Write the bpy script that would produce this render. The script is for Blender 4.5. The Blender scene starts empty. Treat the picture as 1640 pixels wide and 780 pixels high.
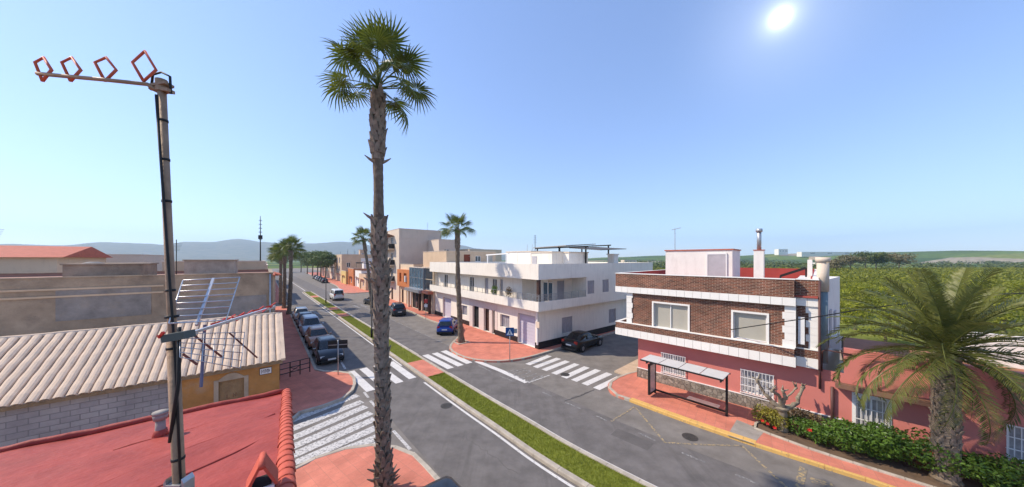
import bpy, bmesh, math, random
from mathutils import Vector, Matrix
random.seed(7)
R = math.radians
SC = bpy.context.scene
COL = SC.collection

# ---------------------------------------------------------------- camera, sky, sun, exposure
FPX, HOR, CX, HC = 483.0, 415.0, 820.0, 7.8          # focal length (px of 1640), horizon row, centre, eye height
cam = bpy.data.cameras.new("camera"); camo = bpy.data.objects.new("camera", cam); COL.objects.link(camo)
cam.sensor_width = 36; cam.lens = 36*FPX/1640; cam.shift_y = (HOR-390)/1640
cam.clip_start = 0.05; cam.clip_end = 20000
camo.location = (0, 0, HC); camo.rotation_euler = (R(90), 0, 0)
SC.camera = camo
SUN_EL = R(44); SUN_H = Vector((-0.998, 0.06, 0)).normalized()
SUN = (SUN_H*math.cos(SUN_EL) + Vector((0, 0, math.sin(SUN_EL)))).normalized()
world = bpy.data.worlds.new("World"); SC.world = world; world.use_nodes = True
nt = world.node_tree; nt.nodes.clear()
wo = nt.nodes.new("ShaderNodeOutputWorld"); bg = nt.nodes.new("ShaderNodeBackground")
sky = nt.nodes.new("ShaderNodeTexSky"); sky.sky_type = 'NISHITA'; sky.sun_disc = False
sky.sun_elevation = SUN_EL; sky.sun_rotation = math.atan2(SUN_H.x, SUN_H.y)
sky.altitude = 0; sky.air_density = 1.0; sky.dust_density = 0.25; sky.ozone_density = 2.0
bg.inputs['Strength'].default_value = 0.15
HAZE = 2.0e-4
# sun-like glow painted into the sky high right, apart from the sun lamp
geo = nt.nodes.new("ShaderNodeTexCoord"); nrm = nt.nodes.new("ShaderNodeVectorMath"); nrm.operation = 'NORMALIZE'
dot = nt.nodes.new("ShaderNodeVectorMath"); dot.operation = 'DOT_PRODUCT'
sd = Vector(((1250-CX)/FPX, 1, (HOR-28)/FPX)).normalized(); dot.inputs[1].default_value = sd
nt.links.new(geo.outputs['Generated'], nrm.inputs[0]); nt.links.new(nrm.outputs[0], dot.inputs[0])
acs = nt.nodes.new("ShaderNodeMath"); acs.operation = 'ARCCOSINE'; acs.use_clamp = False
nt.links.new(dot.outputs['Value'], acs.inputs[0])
def wmath(op, a, b):
    n = nt.nodes.new("ShaderNodeMath"); n.operation = op
    for i, s in enumerate((a, b)):
        if isinstance(s, (int, float)): n.inputs[i].default_value = s
        elif s is not None: nt.links.new(s, n.inputs[i])
    return n.outputs[0]
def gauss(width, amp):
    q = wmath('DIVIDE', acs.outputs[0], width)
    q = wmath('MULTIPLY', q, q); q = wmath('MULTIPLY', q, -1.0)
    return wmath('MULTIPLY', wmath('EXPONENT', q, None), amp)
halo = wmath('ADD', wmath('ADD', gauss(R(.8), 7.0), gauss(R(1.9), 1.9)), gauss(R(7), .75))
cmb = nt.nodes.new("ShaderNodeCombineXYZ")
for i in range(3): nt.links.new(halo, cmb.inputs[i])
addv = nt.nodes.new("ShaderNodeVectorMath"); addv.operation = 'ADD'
gm = nt.nodes.new('ShaderNodeGamma'); gm.inputs['Gamma'].default_value = 0.7; hs = nt.nodes.new('ShaderNodeHueSaturation'); hs.inputs['Hue'].default_value = 0.5; hs.inputs['Saturation'].default_value = 1.0; hs.inputs['Value'].default_value = 1.4
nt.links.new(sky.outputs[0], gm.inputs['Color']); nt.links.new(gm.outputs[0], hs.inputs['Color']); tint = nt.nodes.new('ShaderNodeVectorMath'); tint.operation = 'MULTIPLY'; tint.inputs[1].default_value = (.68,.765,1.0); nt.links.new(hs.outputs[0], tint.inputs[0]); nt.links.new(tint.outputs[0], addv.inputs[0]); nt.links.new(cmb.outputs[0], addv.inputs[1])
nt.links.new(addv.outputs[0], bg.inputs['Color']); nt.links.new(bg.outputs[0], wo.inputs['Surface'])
sl = bpy.data.lights.new("sun", 'SUN'); sl.energy = 3.0; sl.angle = R(0.5); sl.color = (1.0, 0.87, 0.7)
slo = bpy.data.objects.new("sun", sl); COL.objects.link(slo); slo.rotation_euler = SUN.to_track_quat('Z', 'Y').to_euler()
slo.location = SUN*60
SC.view_settings.view_transform = 'Standard'; SC.view_settings.look = 'None'
SC.view_settings.exposure = 0.9; SC.view_settings.gamma = 1.0; SC.view_settings.use_curve_mapping = False
SC.render.engine = 'CYCLES'; SC.cycles.use_denoising = True; SC.cycles.max_bounces = 7
SC.cycles.volume_bounces = 1; SC.cycles.transparent_max_bounces = 6

# ---------------------------------------------------------------- helpers
def S(r, g, b):
    f = lambda c: ((c/255+0.055)/1.055)**2.4 if c > 10 else c/255/12.92
    return (f(r), f(g), f(b))
def G(u, v, z=0.0):
    y = (HC-z)*FPX/(v-HOR); return Vector(((u-CX)/FPX*y, y, z))
def P(u, v, y): return Vector(((u-CX)/FPX*y, y, HC-(v-HOR)/FPX*y))
class Frame:
    def __init__(s, o, ang):
        s.o = Vector((o[0], o[1], 0)); s.a = ang; s.ex = Vector((math.cos(ang), math.sin(ang), 0)); s.ey = Vector((-math.sin(ang), math.cos(ang), 0))
    def w(s, x, y, z=0): return s.o+s.ex*x+s.ey*y+Vector((0, 0, z))
    def l(s, p): d = Vector((p[0], p[1], 0))-s.o; return d.dot(s.ex), d.dot(s.ey)
    def hit(s, u, v, y=0.0):
        d = Vector(((u-CX)/FPX, 1, (HOR-v)/FPX)); c = -s.o
        t = (y-c.dot(s.ey))/d.dot(s.ey); return c.dot(s.ex)+t*d.dot(s.ex), HC+t*d.z
    def hitx(s, u, v, x=0.0):
        d = Vector(((u-CX)/FPX, 1, (HOR-v)/FPX)); c = -s.o
        t = (x-c.dot(s.ex))/d.dot(s.ex); return c.dot(s.ey)+t*d.dot(s.ey), HC+t*d.z
class MB:
    def __init__(s): s.v = []; s.f = []
    def quad(s, *p):
        n = len(s.v); s.v += [tuple(q) for q in p]; s.f.append(tuple(range(n, n+len(p)))); return s
    def box(s, x0, x1, y0, y1, z0, z1):
        n = len(s.v)
        s.v += [(x0,y0,z0),(x1,y0,z0),(x1,y1,z0),(x0,y1,z0),(x0,y0,z1),(x1,y0,z1),(x1,y1,z1),(x0,y1,z1)]
        s.f += [(n,n+3,n+2,n+1),(n+4,n+5,n+6,n+7),(n,n+1,n+5,n+4),(n+1,n+2,n+6,n+5),(n+2,n+3,n+7,n+6),(n+3,n,n+4,n+7)]; return s
    def obox(s, c, ax, ay, az):      # oriented box: centre and three half-axis vectors
        n = len(s.v); c = Vector(c); ax = Vector(ax); ay = Vector(ay); az = Vector(az)
        for sz in (-1, 1):
            for sx, sy in ((-1,-1),(1,-1),(1,1),(-1,1)): s.v.append(tuple(c+ax*sx+ay*sy+az*sz))
        s.f += [(n,n+3,n+2,n+1),(n+4,n+5,n+6,n+7),(n,n+1,n+5,n+4),(n+1,n+2,n+6,n+5),(n+2,n+3,n+7,n+6),(n+3,n,n+4,n+7)]; return s
    def bar(s, a, b, w, h=None):     # square bar between two points
        a = Vector(a); b = Vector(b); d = (b-a).normalized(); up = Vector((0,0,1)) if abs(d.z) < .9 else Vector((0,1,0))
        r = d.cross(up).normalized(); q = r.cross(d)
        return s.obox((a+b)/2, r*w/2, q*(h or w)/2, (b-a)/2)
    def tube(s, pts, r, n=8, cap=True):
        pts = [Vector(p) for p in pts]; rs = r if isinstance(r, (list, tuple)) else [r]*len(pts); base = len(s.v)
        ref = None
        for i, p in enumerate(pts):
            d = (pts[min(i+1, len(pts)-1)]-pts[max(i-1, 0)]).normalized()
            if ref is None: ref = d.orthogonal().normalized()
            ref = (ref-d*ref.dot(d)).normalized(); b = d.cross(ref)
            for k in range(n):
                a = 2*math.pi*k/n; s.v.append(tuple(p+(ref*math.cos(a)+b*math.sin(a))*rs[i]))
        for i in range(len(pts)-1):
            for k in range(n):
                k2 = (k+1) % n; s.f.append((base+i*n+k, base+i*n+k2, base+(i+1)*n+k2, base+(i+1)*n+k))
        if cap:
            s.f.append(tuple(base+k for k in reversed(range(n)))); s.f.append(tuple(base+(len(pts)-1)*n+k for k in range(n)))
        return s
    def prism(s, poly, z0, z1, bottom=True):
        n = len(s.v); m = len(poly)
        s.v += [(p[0], p[1], z0) for p in poly]+[(p[0], p[1], z1) for p in poly]
        s.f.append(tuple(range(n+m, n+2*m)))
        if bottom: s.f.append(tuple(reversed(range(n, n+m))))
        for i in range(m): j = (i+1) % m; s.f.append((n+i, n+j, n+m+j, n+m+i))
        return s
    def loft(s, rings, close=True, cap=True):
        b = len(s.v); n = len(rings[0])
        for r in rings: s.v += [tuple(p) for p in r]
        for i in range(len(rings)-1):
            for k in range(n if close else n-1):
                k2 = (k+1) % n; s.f.append((b+i*n+k, b+i*n+k2, b+(i+1)*n+k2, b+(i+1)*n+k))
        if cap and close:
            s.f.append(tuple(b+k for k in reversed(range(n)))); s.f.append(tuple(b+(len(rings)-1)*n+k for k in range(n)))
        return s
    def mesh(s, name, mat=None, smooth=False):
        me = bpy.data.meshes.new(name); me.from_pydata(s.v, [], s.f)
        if mat: me.materials.append(mat)
        if smooth: me.polygons.foreach_set('use_smooth', [True]*len(me.polygons))
        me.update(); return me
    def build(s, name, mat=None, parent=None, smooth=False, **t): return link(name, s.mesh(name, mat, smooth), parent, **t)
def link(name, data, parent=None, loc=None, rot=None, label=None, cat=None, group=None, kind=None):
    o = bpy.data.objects.new(name, data); COL.objects.link(o)
    if parent: o.parent = parent
    if loc is not None: o.location = loc
    if rot is not None: o.rotation_euler = rot
    if label: o['label'] = label
    if cat: o['category'] = cat
    if group: o['group'] = group
    if kind: o['kind'] = kind
    return o
def thing(name, label, cat, loc=(0,0,0), rz=0, group=None): return link(name, None, None, loc, (0,0,rz), label, cat, group)
def copytree(o, parent=None):
    c = o.copy(); COL.objects.link(c); c.parent = parent
    for ch in list(o.children): copytree(ch, c)
    return c

# ---------------------------------------------------------------- materials
MATS = {}
def mat(name, col, rough=0.8, var=0.12, scale=2.0, bump=0.0, bscale=30.0, metal=0.0, spec=0.3, col2=None, grime=0.0, gcol=(0.1,0.085,0.07), gscale=(1.2,1.2,0.35), coat=0.0, grot=0.0):
    if name in MATS: return MATS[name]
    m = bpy.data.materials.new(name); m.use_nodes = True; t = m.node_tree; b = t.nodes['Principled BSDF']
    b.inputs['Roughness'].default_value = rough; b.inputs['Metallic'].default_value = metal; b.inputs['Specular IOR Level'].default_value = spec
    b.inputs['Coat Weight'].default_value = coat
    tc = t.nodes.new('ShaderNodeTexCoord'); nz = t.nodes.new('ShaderNodeTexNoise'); nz.inputs['Scale'].default_value = scale; nz.inputs['Detail'].default_value = 6; nz.inputs['Roughness'].default_value = .65
    t.links.new(tc.outputs['Object'], nz.inputs['Vector'])
    rp = t.nodes.new('ShaderNodeValToRGB'); rp.color_ramp.elements[0].position = .3; rp.color_ramp.elements[1].position = .7
    c1 = tuple(max(0, c*(1-var)) for c in col); c2 = col2 or tuple(min(1, c*(1+var)) for c in col)
    rp.color_ramp.elements[0].color = (*c1, 1); rp.color_ramp.elements[1].color = (*c2, 1)
    t.links.new(nz.outputs['Fac'], rp.inputs['Fac']); out = rp.outputs['Color']
    if grime > 0:
        mp = t.nodes.new('ShaderNodeMapping'); mp.inputs['Scale'].default_value = gscale; mp.inputs['Rotation'].default_value = (0,0,-grot); t.links.new(tc.outputs['Object'], mp.inputs['Vector'])
        n2 = t.nodes.new('ShaderNodeTexNoise'); n2.inputs['Scale'].default_value = 1.6; n2.inputs['Detail'].default_value = 8; n2.inputs['Roughness'].default_value = .7
        t.links.new(mp.outputs[0], n2.inputs['Vector'])
        r2 = t.nodes.new('ShaderNodeValToRGB'); r2.color_ramp.elements[0].position = .52; r2.color_ramp.elements[1].position = .78
        r2.color_ramp.elements[0].color = (0,0,0,1); r2.color_ramp.elements[1].color = (grime,grime,grime,1)
        t.links.new(n2.outputs['Fac'], r2.inputs['Fac'])
        mx = t.nodes.new('ShaderNodeMix'); mx.data_type = 'RGBA'; t.links.new(r2.outputs['Color'], mx.inputs['Factor']); t.links.new(out, mx.inputs['A']); mx.inputs['B'].default_value = (*gcol, 1)
        out = mx.outputs['Result']
    t.links.new(out, b.inputs['Base Color'])
    if bump > 0:
        n3 = t.nodes.new('ShaderNodeTexNoise'); n3.inputs['Scale'].default_value = bscale; n3.inputs['Detail'].default_value = 5; t.links.new(tc.outputs['Object'], n3.inputs['Vector'])
        bp = t.nodes.new('ShaderNodeBump'); bp.inputs['Strength'].default_value = bump; bp.inputs['Distance'].default_value = .03; t.links.new(n3.outputs['Fac'], bp.inputs['Height']); t.links.new(bp.outputs[0], b.inputs['Normal'])
    MATS[name] = m; return m
def brickmat(name, c1, c2, mortar, bw, bh, mw=0.012, flat=False, rot=0.0, rough=.85, offset=.5, bump=.6, stain=.25, squash=1.0):
    m = bpy.data.materials.new(name); m.use_nodes = True; t = m.node_tree; b = t.nodes['Principled BSDF']; b.inputs['Roughness'].default_value = rough; b.inputs['Specular IOR Level'].default_value = .25
    tc = t.nodes.new('ShaderNodeTexCoord'); br = t.nodes.new('ShaderNodeTexBrick')
    if flat:
        mp = t.nodes.new('ShaderNodeMapping'); mp.inputs['Rotation'].default_value = (0,0,rot); t.links.new(tc.outputs['Object'], mp.inputs['Vector']); t.links.new(mp.outputs[0], br.inputs['Vector'])
    else:
        sp = t.nodes.new('ShaderNodeSeparateXYZ'); ad = t.nodes.new('ShaderNodeMath'); ad.operation = 'ADD'; cb = t.nodes.new('ShaderNodeCombineXYZ')
        t.links.new(tc.outputs['Object'], sp.inputs[0]); t.links.new(sp.outputs[0], ad.inputs[0]); t.links.new(sp.outputs[1], ad.inputs[1]); t.links.new(ad.outputs[0], cb.inputs[0]); t.links.new(sp.outputs[2], cb.inputs[1]); t.links.new(cb.outputs[0], br.inputs['Vector'])
    br.inputs['Color1'].default_value = (*c1,1); br.inputs['Color2'].default_value = (*c2,1); br.inputs['Mortar'].default_value = (*mortar,1)
    br.inputs['Scale'].default_value = 1; br.inputs['Brick Width'].default_value = bw; br.inputs['Row Height'].default_value = bh; br.inputs['Mortar Size'].default_value = mw; br.offset = offset
    nz = t.nodes.new('ShaderNodeTexNoise'); nz.inputs['Scale'].default_value = .9; nz.inputs['Detail'].default_value = 8; nz.inputs['Roughness'].default_value = .7; t.links.new(tc.outputs['Object'], nz.inputs['Vector'])
    rp = t.nodes.new('ShaderNodeMapRange'); rp.inputs[1].default_value = .3; rp.inputs[2].default_value = .7; rp.inputs[3].default_value = 1-stain; rp.inputs[4].default_value = 1+stain; t.links.new(nz.outputs['Fac'], rp.inputs[0])
    mx = t.nodes.new('ShaderNodeVectorMath'); mx.operation = 'SCALE'; t.links.new(br.outputs['Color'], mx.inputs[0]); t.links.new(rp.outputs[0], mx.inputs['Scale']); t.links.new(mx.outputs[0], b.inputs['Base Color'])
    bp = t.nodes.new('ShaderNodeBump'); bp.inputs['Strength'].default_value = bump; bp.inputs['Distance'].default_value = .02; bp.invert = True; t.links.new(br.outputs['Fac'], bp.inputs['Height']); t.links.new(bp.outputs[0], b.inputs['Normal'])
    MATS[name] = m; return m
def leafmat(name, col, col2, rough=.55, trans=.35, scale=1.5):
    m = mat(name, col, rough, .1, scale, col2=col2, spec=.35); t = m.node_tree; b = t.nodes['Principled BSDF']; o = t.nodes['Material Output']
    tr = t.nodes.new('ShaderNodeBsdfTranslucent'); ms = t.nodes.new('ShaderNodeMixShader'); ms.inputs[0].default_value = trans
    src = b.inputs['Base Color'].links[0].from_socket; t.links.new(src, tr.inputs['Color'])
    t.links.new(b.outputs[0], ms.inputs[1]); t.links.new(tr.outputs[0], ms.inputs[2]); t.links.new(ms.outputs[0], o.inputs['Surface']); return m

M_asph = mat('asphalt', (.18,.162,.142), .9, .2, .9, .35, 160, col2=(.235,.213,.19), grime=.5, gcol=(.1,.09,.08), gscale=(.7,.7,.7))
M_lane = mat('lane_asphalt', (.14,.128,.12), .88, .2, 1.1, .4, 170, col2=(.185,.17,.16), grime=.75, gcol=(.085,.078,.073), gscale=(1.3,.09,.5), grot=R(40))
M_seal = mat('tar_seal', (.075,.07,.066), .6, .2)
def paintmat(name, col, wear):
    m = mat(name, col, .7, .08, 1.5, .2, 90); t = m.node_tree; b = t.nodes['Principled BSDF']; src = b.inputs['Base Color'].links[0].from_socket
    tc = t.nodes.new('ShaderNodeTexCoord'); n = t.nodes.new('ShaderNodeTexNoise'); n.inputs['Scale'].default_value = 9; n.inputs['Detail'].default_value = 9; n.inputs['Roughness'].default_value = .75; t.links.new(tc.outputs['Object'], n.inputs['Vector'])
    r = t.nodes.new('ShaderNodeValToRGB'); r.color_ramp.elements[0].position = wear-.04; r.color_ramp.elements[1].position = wear+.08; t.links.new(n.outputs['Fac'], r.inputs['Fac'])
    mx = t.nodes.new('ShaderNodeMix'); mx.data_type = 'RGBA'; t.links.new(r.outputs['Color'], mx.inputs['Factor']); mx.inputs['A'].default_value = (.15,.145,.14,1); t.links.new(src, mx.inputs['B']); t.links.new(mx.outputs['Result'], b.inputs['Base Color']); return m
M_white = paintmat('white_road_paint', (.62,.6,.57), .36)
M_wworn = paintmat('worn_white_paint', (.56,.54,.51), .43)
M_faint = paintmat('faint_white_paint', (.42,.4,.38), .53)
M_yell = paintmat('yellow_road_paint', (.42,.31,.15), .5)
M_ykerb = paintmat('yellow_kerb_paint', (.66,.4,.12), .36)
M_kerb = mat('kerb_concrete', (.42,.37,.3), .9, .22, 2.5, .3, 40, grime=.3)
M_pav = brickmat('red_paving', (.58,.205,.14), (.51,.178,.122), (.38,.17,.12), .4, .4, .006, True, R(38), .85, 0, .15, .22)
M_pav2 = brickmat('red_paver_bricks', (.42,.15,.11), (.34,.12,.095), (.2,.12,.1), .2, .1, .008, True, R(-45), .85, .5, .4, .22)
M_grey_pav = mat('grey_cement', (.3,.27,.24), .9, .15, 3, .2, 30, grime=.4)
M_earth = mat('earth', (.33,.25,.17), .95, .3, .4, .3, 12)
M_grass = leafmat('grass', (.16,.2,.015), (.27,.3,.03), .7, .25, 3)
M_wwall = mat('white_render', (.77,.71,.62), .85, .05, .8, .08, 60, grime=.5, gcol=(.42,.36,.31), gscale=(3.2,3.2,.3))
M_wwall2 = mat('white_limewash', (.78,.74,.68), .85, .05, 1.2, .15, 40, grime=.35, gcol=(.4,.33,.28))
M_wtile = mat('pale_tile', (.66,.57,.52), .6, .08, 6, .05, 20)
M_blk = mat('black_plinth', (.02,.02,.022), .45, .2, 4)
M_glass = mat('dark_glass', (.03,.04,.05), .06, .3, 1.5, spec=.8)
M_bglass = mat('blue_glass', (.06,.11,.15), .08, .3, 1.0, spec=.9)
M_blind = mat('beige_blind', (.4,.375,.31), .35, .08, .7, spec=.5, coat=.4)
M_frame = mat('white_frame', (.75,.74,.72), .5, .03)
M_shut = mat('grey_shutter', (.42,.4,.42), .6, .08, 3)
M_garage = mat('lilac_garage', (.5,.48,.56), .5, .04, 1.5)
M_bwood = mat('brown_wood', (.06,.03,.022), .55, .3, 5)
M_dark = mat('dark_interior', (.015,.014,.014), .8, .2)
M_iron = mat('dark_iron', (.025,.024,.024), .5, .2, metal=.3)
M_alu = mat('aluminium', (.55,.56,.58), .35, .08, 3, metal=.8)
M_steel = mat('galvanised', (.42,.43,.44), .45, .15, 6, metal=.7)
M_brick = brickmat('brown_brick', (.22,.075,.042), (.085,.032,.022), (.36,.27,.2), .245, .075, .009, stain=.35)
M_pink = mat('salmon_render', (.6,.2,.165), .85, .07, .7, .12, 50, grime=.45, gcol=(.5,.2,.17))
M_stone = None
M_wstone = mat('white_cladding', (.8,.77,.71), .55, .04, 2, grime=.12, gcol=(.55,.5,.44))
M_redroof = mat('red_roof_coating', (.32,.042,.028), .6, .2, 1.3, .6, 7, spec=.3, col2=(.4,.065,.045), grime=.55, gcol=(.22,.04,.032), gscale=(.9,.9,.9))
M_terra = mat('terracotta', (.45,.12,.07), .75, .18, 3, .2, 25)
M_rtile = mat('pale_roof_tile', (.66,.5,.36), .9, .14, 1.2, .3, 20, grime=.3, gcol=(.33,.22,.15))
M_orange = mat('ochre_render', (.45,.225,.07), .9, .2, 1.3, .4, 25, grime=.9, gcol=(.4,.29,.19), gscale=(.8,.8,.9))
M_tan = mat('tan_render', (.58,.43,.29), .9, .1, .6, .2, 25, grime=.35, gcol=(.3,.22,.16))
M_cream = mat('cream_render', (.68,.54,.38), .9, .06, .6, .1, 25, grime=.3, gcol=(.36,.28,.22))
M_beige = mat('beige_render', (.64,.53,.42), .9, .06, .5, .1, 25, grime=.3, gcol=(.33,.27,.22))
M_terrac = mat('terracotta_render', (.5,.17,.06), .85, .06, .8)
M_gwall = mat('old_grey_wall', (.34,.26,.18), .95, .35, .6, .6, 14, grime=.9, gcol=(.15,.12,.1), gscale=(.6,.6,.7))
M_block = brickmat('cement_blocks', (.38,.36,.34), (.32,.3,.29), (.24,.23,.22), .45, .22, .014, stain=.2)
M_flat = mat('flat_roof', (.36,.2,.15), .9, .15, 1)
M_yel = mat('yellow_panel', (.7,.45,.05), .6, .05)
M_rim = mat('alloy_rim', (.4,.41,.42), .35, .1, metal=.8)
M_tyre = mat('tyre', (.018,.018,.018), .85, .2)
M_lamp = mat('headlamp', (.6,.62,.63), .12, .1, spec=.8)
M_tail = mat('tail_lamp', (.35,.015,.012), .2, .1, spec=.6)
M_plate = mat('number_plate', (.7,.7,.68), .5, .03)
M_trim = mat('black_trim', (.02,.02,.02), .6, .2)
# ---------------------------------------------------------------- frames of the place
FW = Frame((2.286, 25.68), math.atan2(-.784, .62))      # right-hand row: x towards camera, y into the plots
FB = Frame((8.24, 19.7), math.atan2(-.713, .7012))      # brick building
FL = Frame((-11.86, 15.4), math.atan2(.633, .774))      # left-hand row: x to the road, y away
FR = Frame((-6.63, 8.84), math.atan2(.597, .802))       # red-roofed house in the foreground
FM = Frame((-5.0, 19.4), math.atan2(.637, .77))         # road axis

def catmull(pts, n=8):
    out = []; q = [pts[0]]+list(pts)+[pts[-1]]
    for i in range(1, len(q)-2):
        for k in range(n):
            t = k/n; a, b, c, d = q[i-1], q[i], q[i+1], q[i+2]
            out.append(0.5*((2*b)+(c-a)*t+(2*a-5*b+4*c-d)*t*t+(3*b-a-3*c+d)*t**3))
    out.append(q[-2]); return out
def off(pts, d):
    o = []
    for i, p in enumerate(pts):
        t = (pts[min(i+1, len(pts)-1)]-pts[max(i-1, 0)]); t = Vector((t.x, t.y, 0)).normalized(); o.append(p+Vector((t.y, -t.x, 0))*d)
    return o
def strip(name, pts, d0, d1, z, m, parent=None, **k):
    a = off(pts, d0); b = off(pts, d1); mb = MB()
    for i in range(len(pts)-1): mb.quad((a[i].x,a[i].y,z),(b[i].x,b[i].y,z),(b[i+1].x,b[i+1].y,z),(a[i+1].x,a[i+1].y,z))
    return mb.build(name, m, parent, **k)
def resample(pts, step):
    out = [pts[0].copy()]; acc = 0
    for i in range(len(pts)-1):
        a, b = pts[i], pts[i+1]; L = (b-a).length; t = step-acc
        while t <= L: out.append(a+(b-a)*(t/L)); t += step
        acc = L-(t-step)
    if (out[-1]-pts[-1]).length > .15: out.append(pts[-1].copy())
    return out
def kerbs(parent, pts, m, w=.16, h=.145, step=1.0, name='kerb_stone', side=1, z0=-.01):
    rp = resample(pts, step); a = off(rp, -.01*side); b = off(rp, w*side)
    for i in range(len(rp)-1):
        g = .006/max(.1, (rp[i+1]-rp[i]).length); hh = h+random.uniform(-.004, .004)
        A0 = a[i].lerp(a[i+1], g); A1 = a[i].lerp(a[i+1], 1-g); B0 = b[i].lerp(b[i+1], g); B1 = b[i].lerp(b[i+1], 1-g)
        c = .02; mb = MB(); e0 = A0.lerp(B0, .12); e1 = A1.lerp(B1, .12)
        V = [A0, A1, B1, B0]; n = 0
        mb.v = [(p.x,p.y,z0) for p in V]+[(A0.x,A0.y,hh-c),(A1.x,A1.y,hh-c),(B1.x,B1.y,hh),(B0.x,B0.y,hh),(e0.x,e0.y,hh),(e1.x,e1.y,hh)]
        mb.f = [(0,1,5,4),(4,5,9,8),(8,9,6,7),(1,2,6,9,5),(2,3,7,6),(3,0,4,8,7)]
        mb.build(name, m, parent)

# terrain: one sheet to the horizon
def fieldmat():
    m = bpy.data.materials.new('fields'); m.use_nodes = True; t = m.node_tree; b = t.nodes['Principled BSDF']; b.inputs['Roughness'].default_value = .95; b.inputs['Specular IOR Level'].default_value = .1
    tc = t.nodes.new('ShaderNodeTexCoord'); mp = t.nodes.new('ShaderNodeMapping'); mp.inputs['Rotation'].default_value = (0,0,R(25)); mp.inputs['Scale'].default_value = (.006,.011,.01)
    vo = t.nodes.new('ShaderNodeTexVoronoi'); vo.inputs['Scale'].default_value = 1; t.links.new(tc.outputs['Object'], mp.inputs['Vector']); t.links.new(mp.outputs[0], vo.inputs['Vector'])
    sp = t.nodes.new('ShaderNodeSeparateColor'); t.links.new(vo.outputs['Color'], sp.inputs[0])
    rp = t.nodes.new('ShaderNodeValToRGB'); e = rp.color_ramp; e.interpolation = 'CONSTANT'
    cols = [(0,(.07,.11,.018)),(.25,(.11,.155,.025)),(.45,(.05,.085,.016)),(.62,(.17,.19,.035)),(.76,(.085,.13,.02)),(.88,(.22,.18,.11)),(.95,(.3,.25,.17))]
    e.elements[0].color = (*cols[0][1],1); e.elements[1].position = cols[1][0]; e.elements[1].color = (*cols[1][1],1)
    for p, c in cols[2:]: x = e.elements.new(p); x.color = (*c,1)
    t.links.new(sp.outputs[0], rp.inputs['Fac'])
    nz = t.nodes.new('ShaderNodeTexNoise'); nz.inputs['Scale'].default_value = .12; nz.inputs['Detail'].default_value = 8; t.links.new(tc.outputs['Object'], nz.inputs['Vector'])
    mr = t.nodes.new('ShaderNodeMapRange'); mr.inputs[1].default_value = .3; mr.inputs[2].default_value = .7; mr.inputs[3].default_value = .65; mr.inputs[4].default_value = 1.35; t.links.new(nz.outputs['Fac'], mr.inputs[0])
    vm = t.nodes.new('ShaderNodeVectorMath'); vm.operation = 'SCALE'; t.links.new(rp.outputs['Color'], vm.inputs[0]); t.links.new(mr.outputs[0], vm.inputs['Scale']); t.links.new(vm.outputs[0], b.inputs['Base Color'])
    return m
M_field = fieldmat()
mb = MB(); mb.quad((-4400,-400,-.08),(4400,-400,-.08),(4400,4400,-.08),(-4400,4400,-.08)); mb.build('ground', M_field, kind='structure')
# dusty town ground
tw = [FM.w(-90,-45), FM.w(31,-45), FM.w(31,300), FM.w(-90,300)]
mb = MB(); mb.quad(*[(p.x,p.y,-.04) for p in tw]); mb.build('bare_earth', M_earth, kind='structure')
rd = [FM.w(-70,-40), FM.w(21,-40), FM.w(21,290), FM.w(-70,290)]
mb = MB(); mb.quad(*[(p.x,p.y,0) for p in rd]); mb.build('road', M_asph, kind='structure')

def ridge(name, ctrl, dist, m, seed, rough=1.0, amp=.06):
    rnd = random.Random(seed); rows = [(.70,-.02),(.78,.16),(.86,.45),(.94,.8),(1.0,1.0),(1.12,.5),(1.2,-.05)]
    n = 240; u0, u1 = ctrl[0][0], ctrl[-1][0]; V = []; ph = [rnd.uniform(0,6.28) for _ in range(12)]
    for r, (df, hf) in enumerate(rows):
        for i in range(n+1):
            u = u0+(u1-u0)*i/n
            for k in range(len(ctrl)-1):
                if ctrl[k][0] <= u <= ctrl[k+1][0]:
                    tt = (u-ctrl[k][0])/(ctrl[k+1][0]-ctrl[k][0]); tt = tt*tt*(3-2*tt); v = ctrl[k][1]*(1-tt)+ctrl[k+1][1]*tt; break
            k_ = (u-CX)/FPX; y = dist*df/math.sqrt(1+k_*k_); h = (HOR-v)/FPX*dist/math.sqrt(1+k_*k_)
            wob = sum(math.sin(u*.02*(1.7**j)+ph[j]+r*1.3*(j+1))/(1.45**j) for j in range(7))
            z = h*hf*(1+amp*rough*wob*(1 if hf < 1 else .25))
            V.append((k_*y, y, z if hf > 0 else -3))
    mb = MB(); mb.v = V
    for r in range(len(rows)-1):
        for i in range(n): a = r*(n+1)+i; mb.f.append((a,a+1,a+n+2,a+n+1))
    return mb.build(name, m, smooth=True, kind='structure')
M_mount = mat('mountain_scrub', (.1,.1,.07), .95, .3, .02, col2=(.17,.15,.11))
ridge('mountains', [(-420,404),(-150,395),(0,389),(90,391),(170,386),(235,388),(262,390),(300,385),(340,386.5),(380,382),(420,386),(455,388),(500,388),(545,385.5),(565,386.5),(600,393),(650,394),(700,389),(740,392),(765,397),(800,404),(850,410),(920,416)], 3500, M_mount, 3)
ridge('low_hills', [(820,416),(900,413),(980,409),(1060,406),(1110,404),(1180,406),(1240,403),(1300,401.5),(1360,400),(1420,399),(1560,396),(1800,398),(2100,408)], 1300, M_field, 5, .5)

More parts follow.
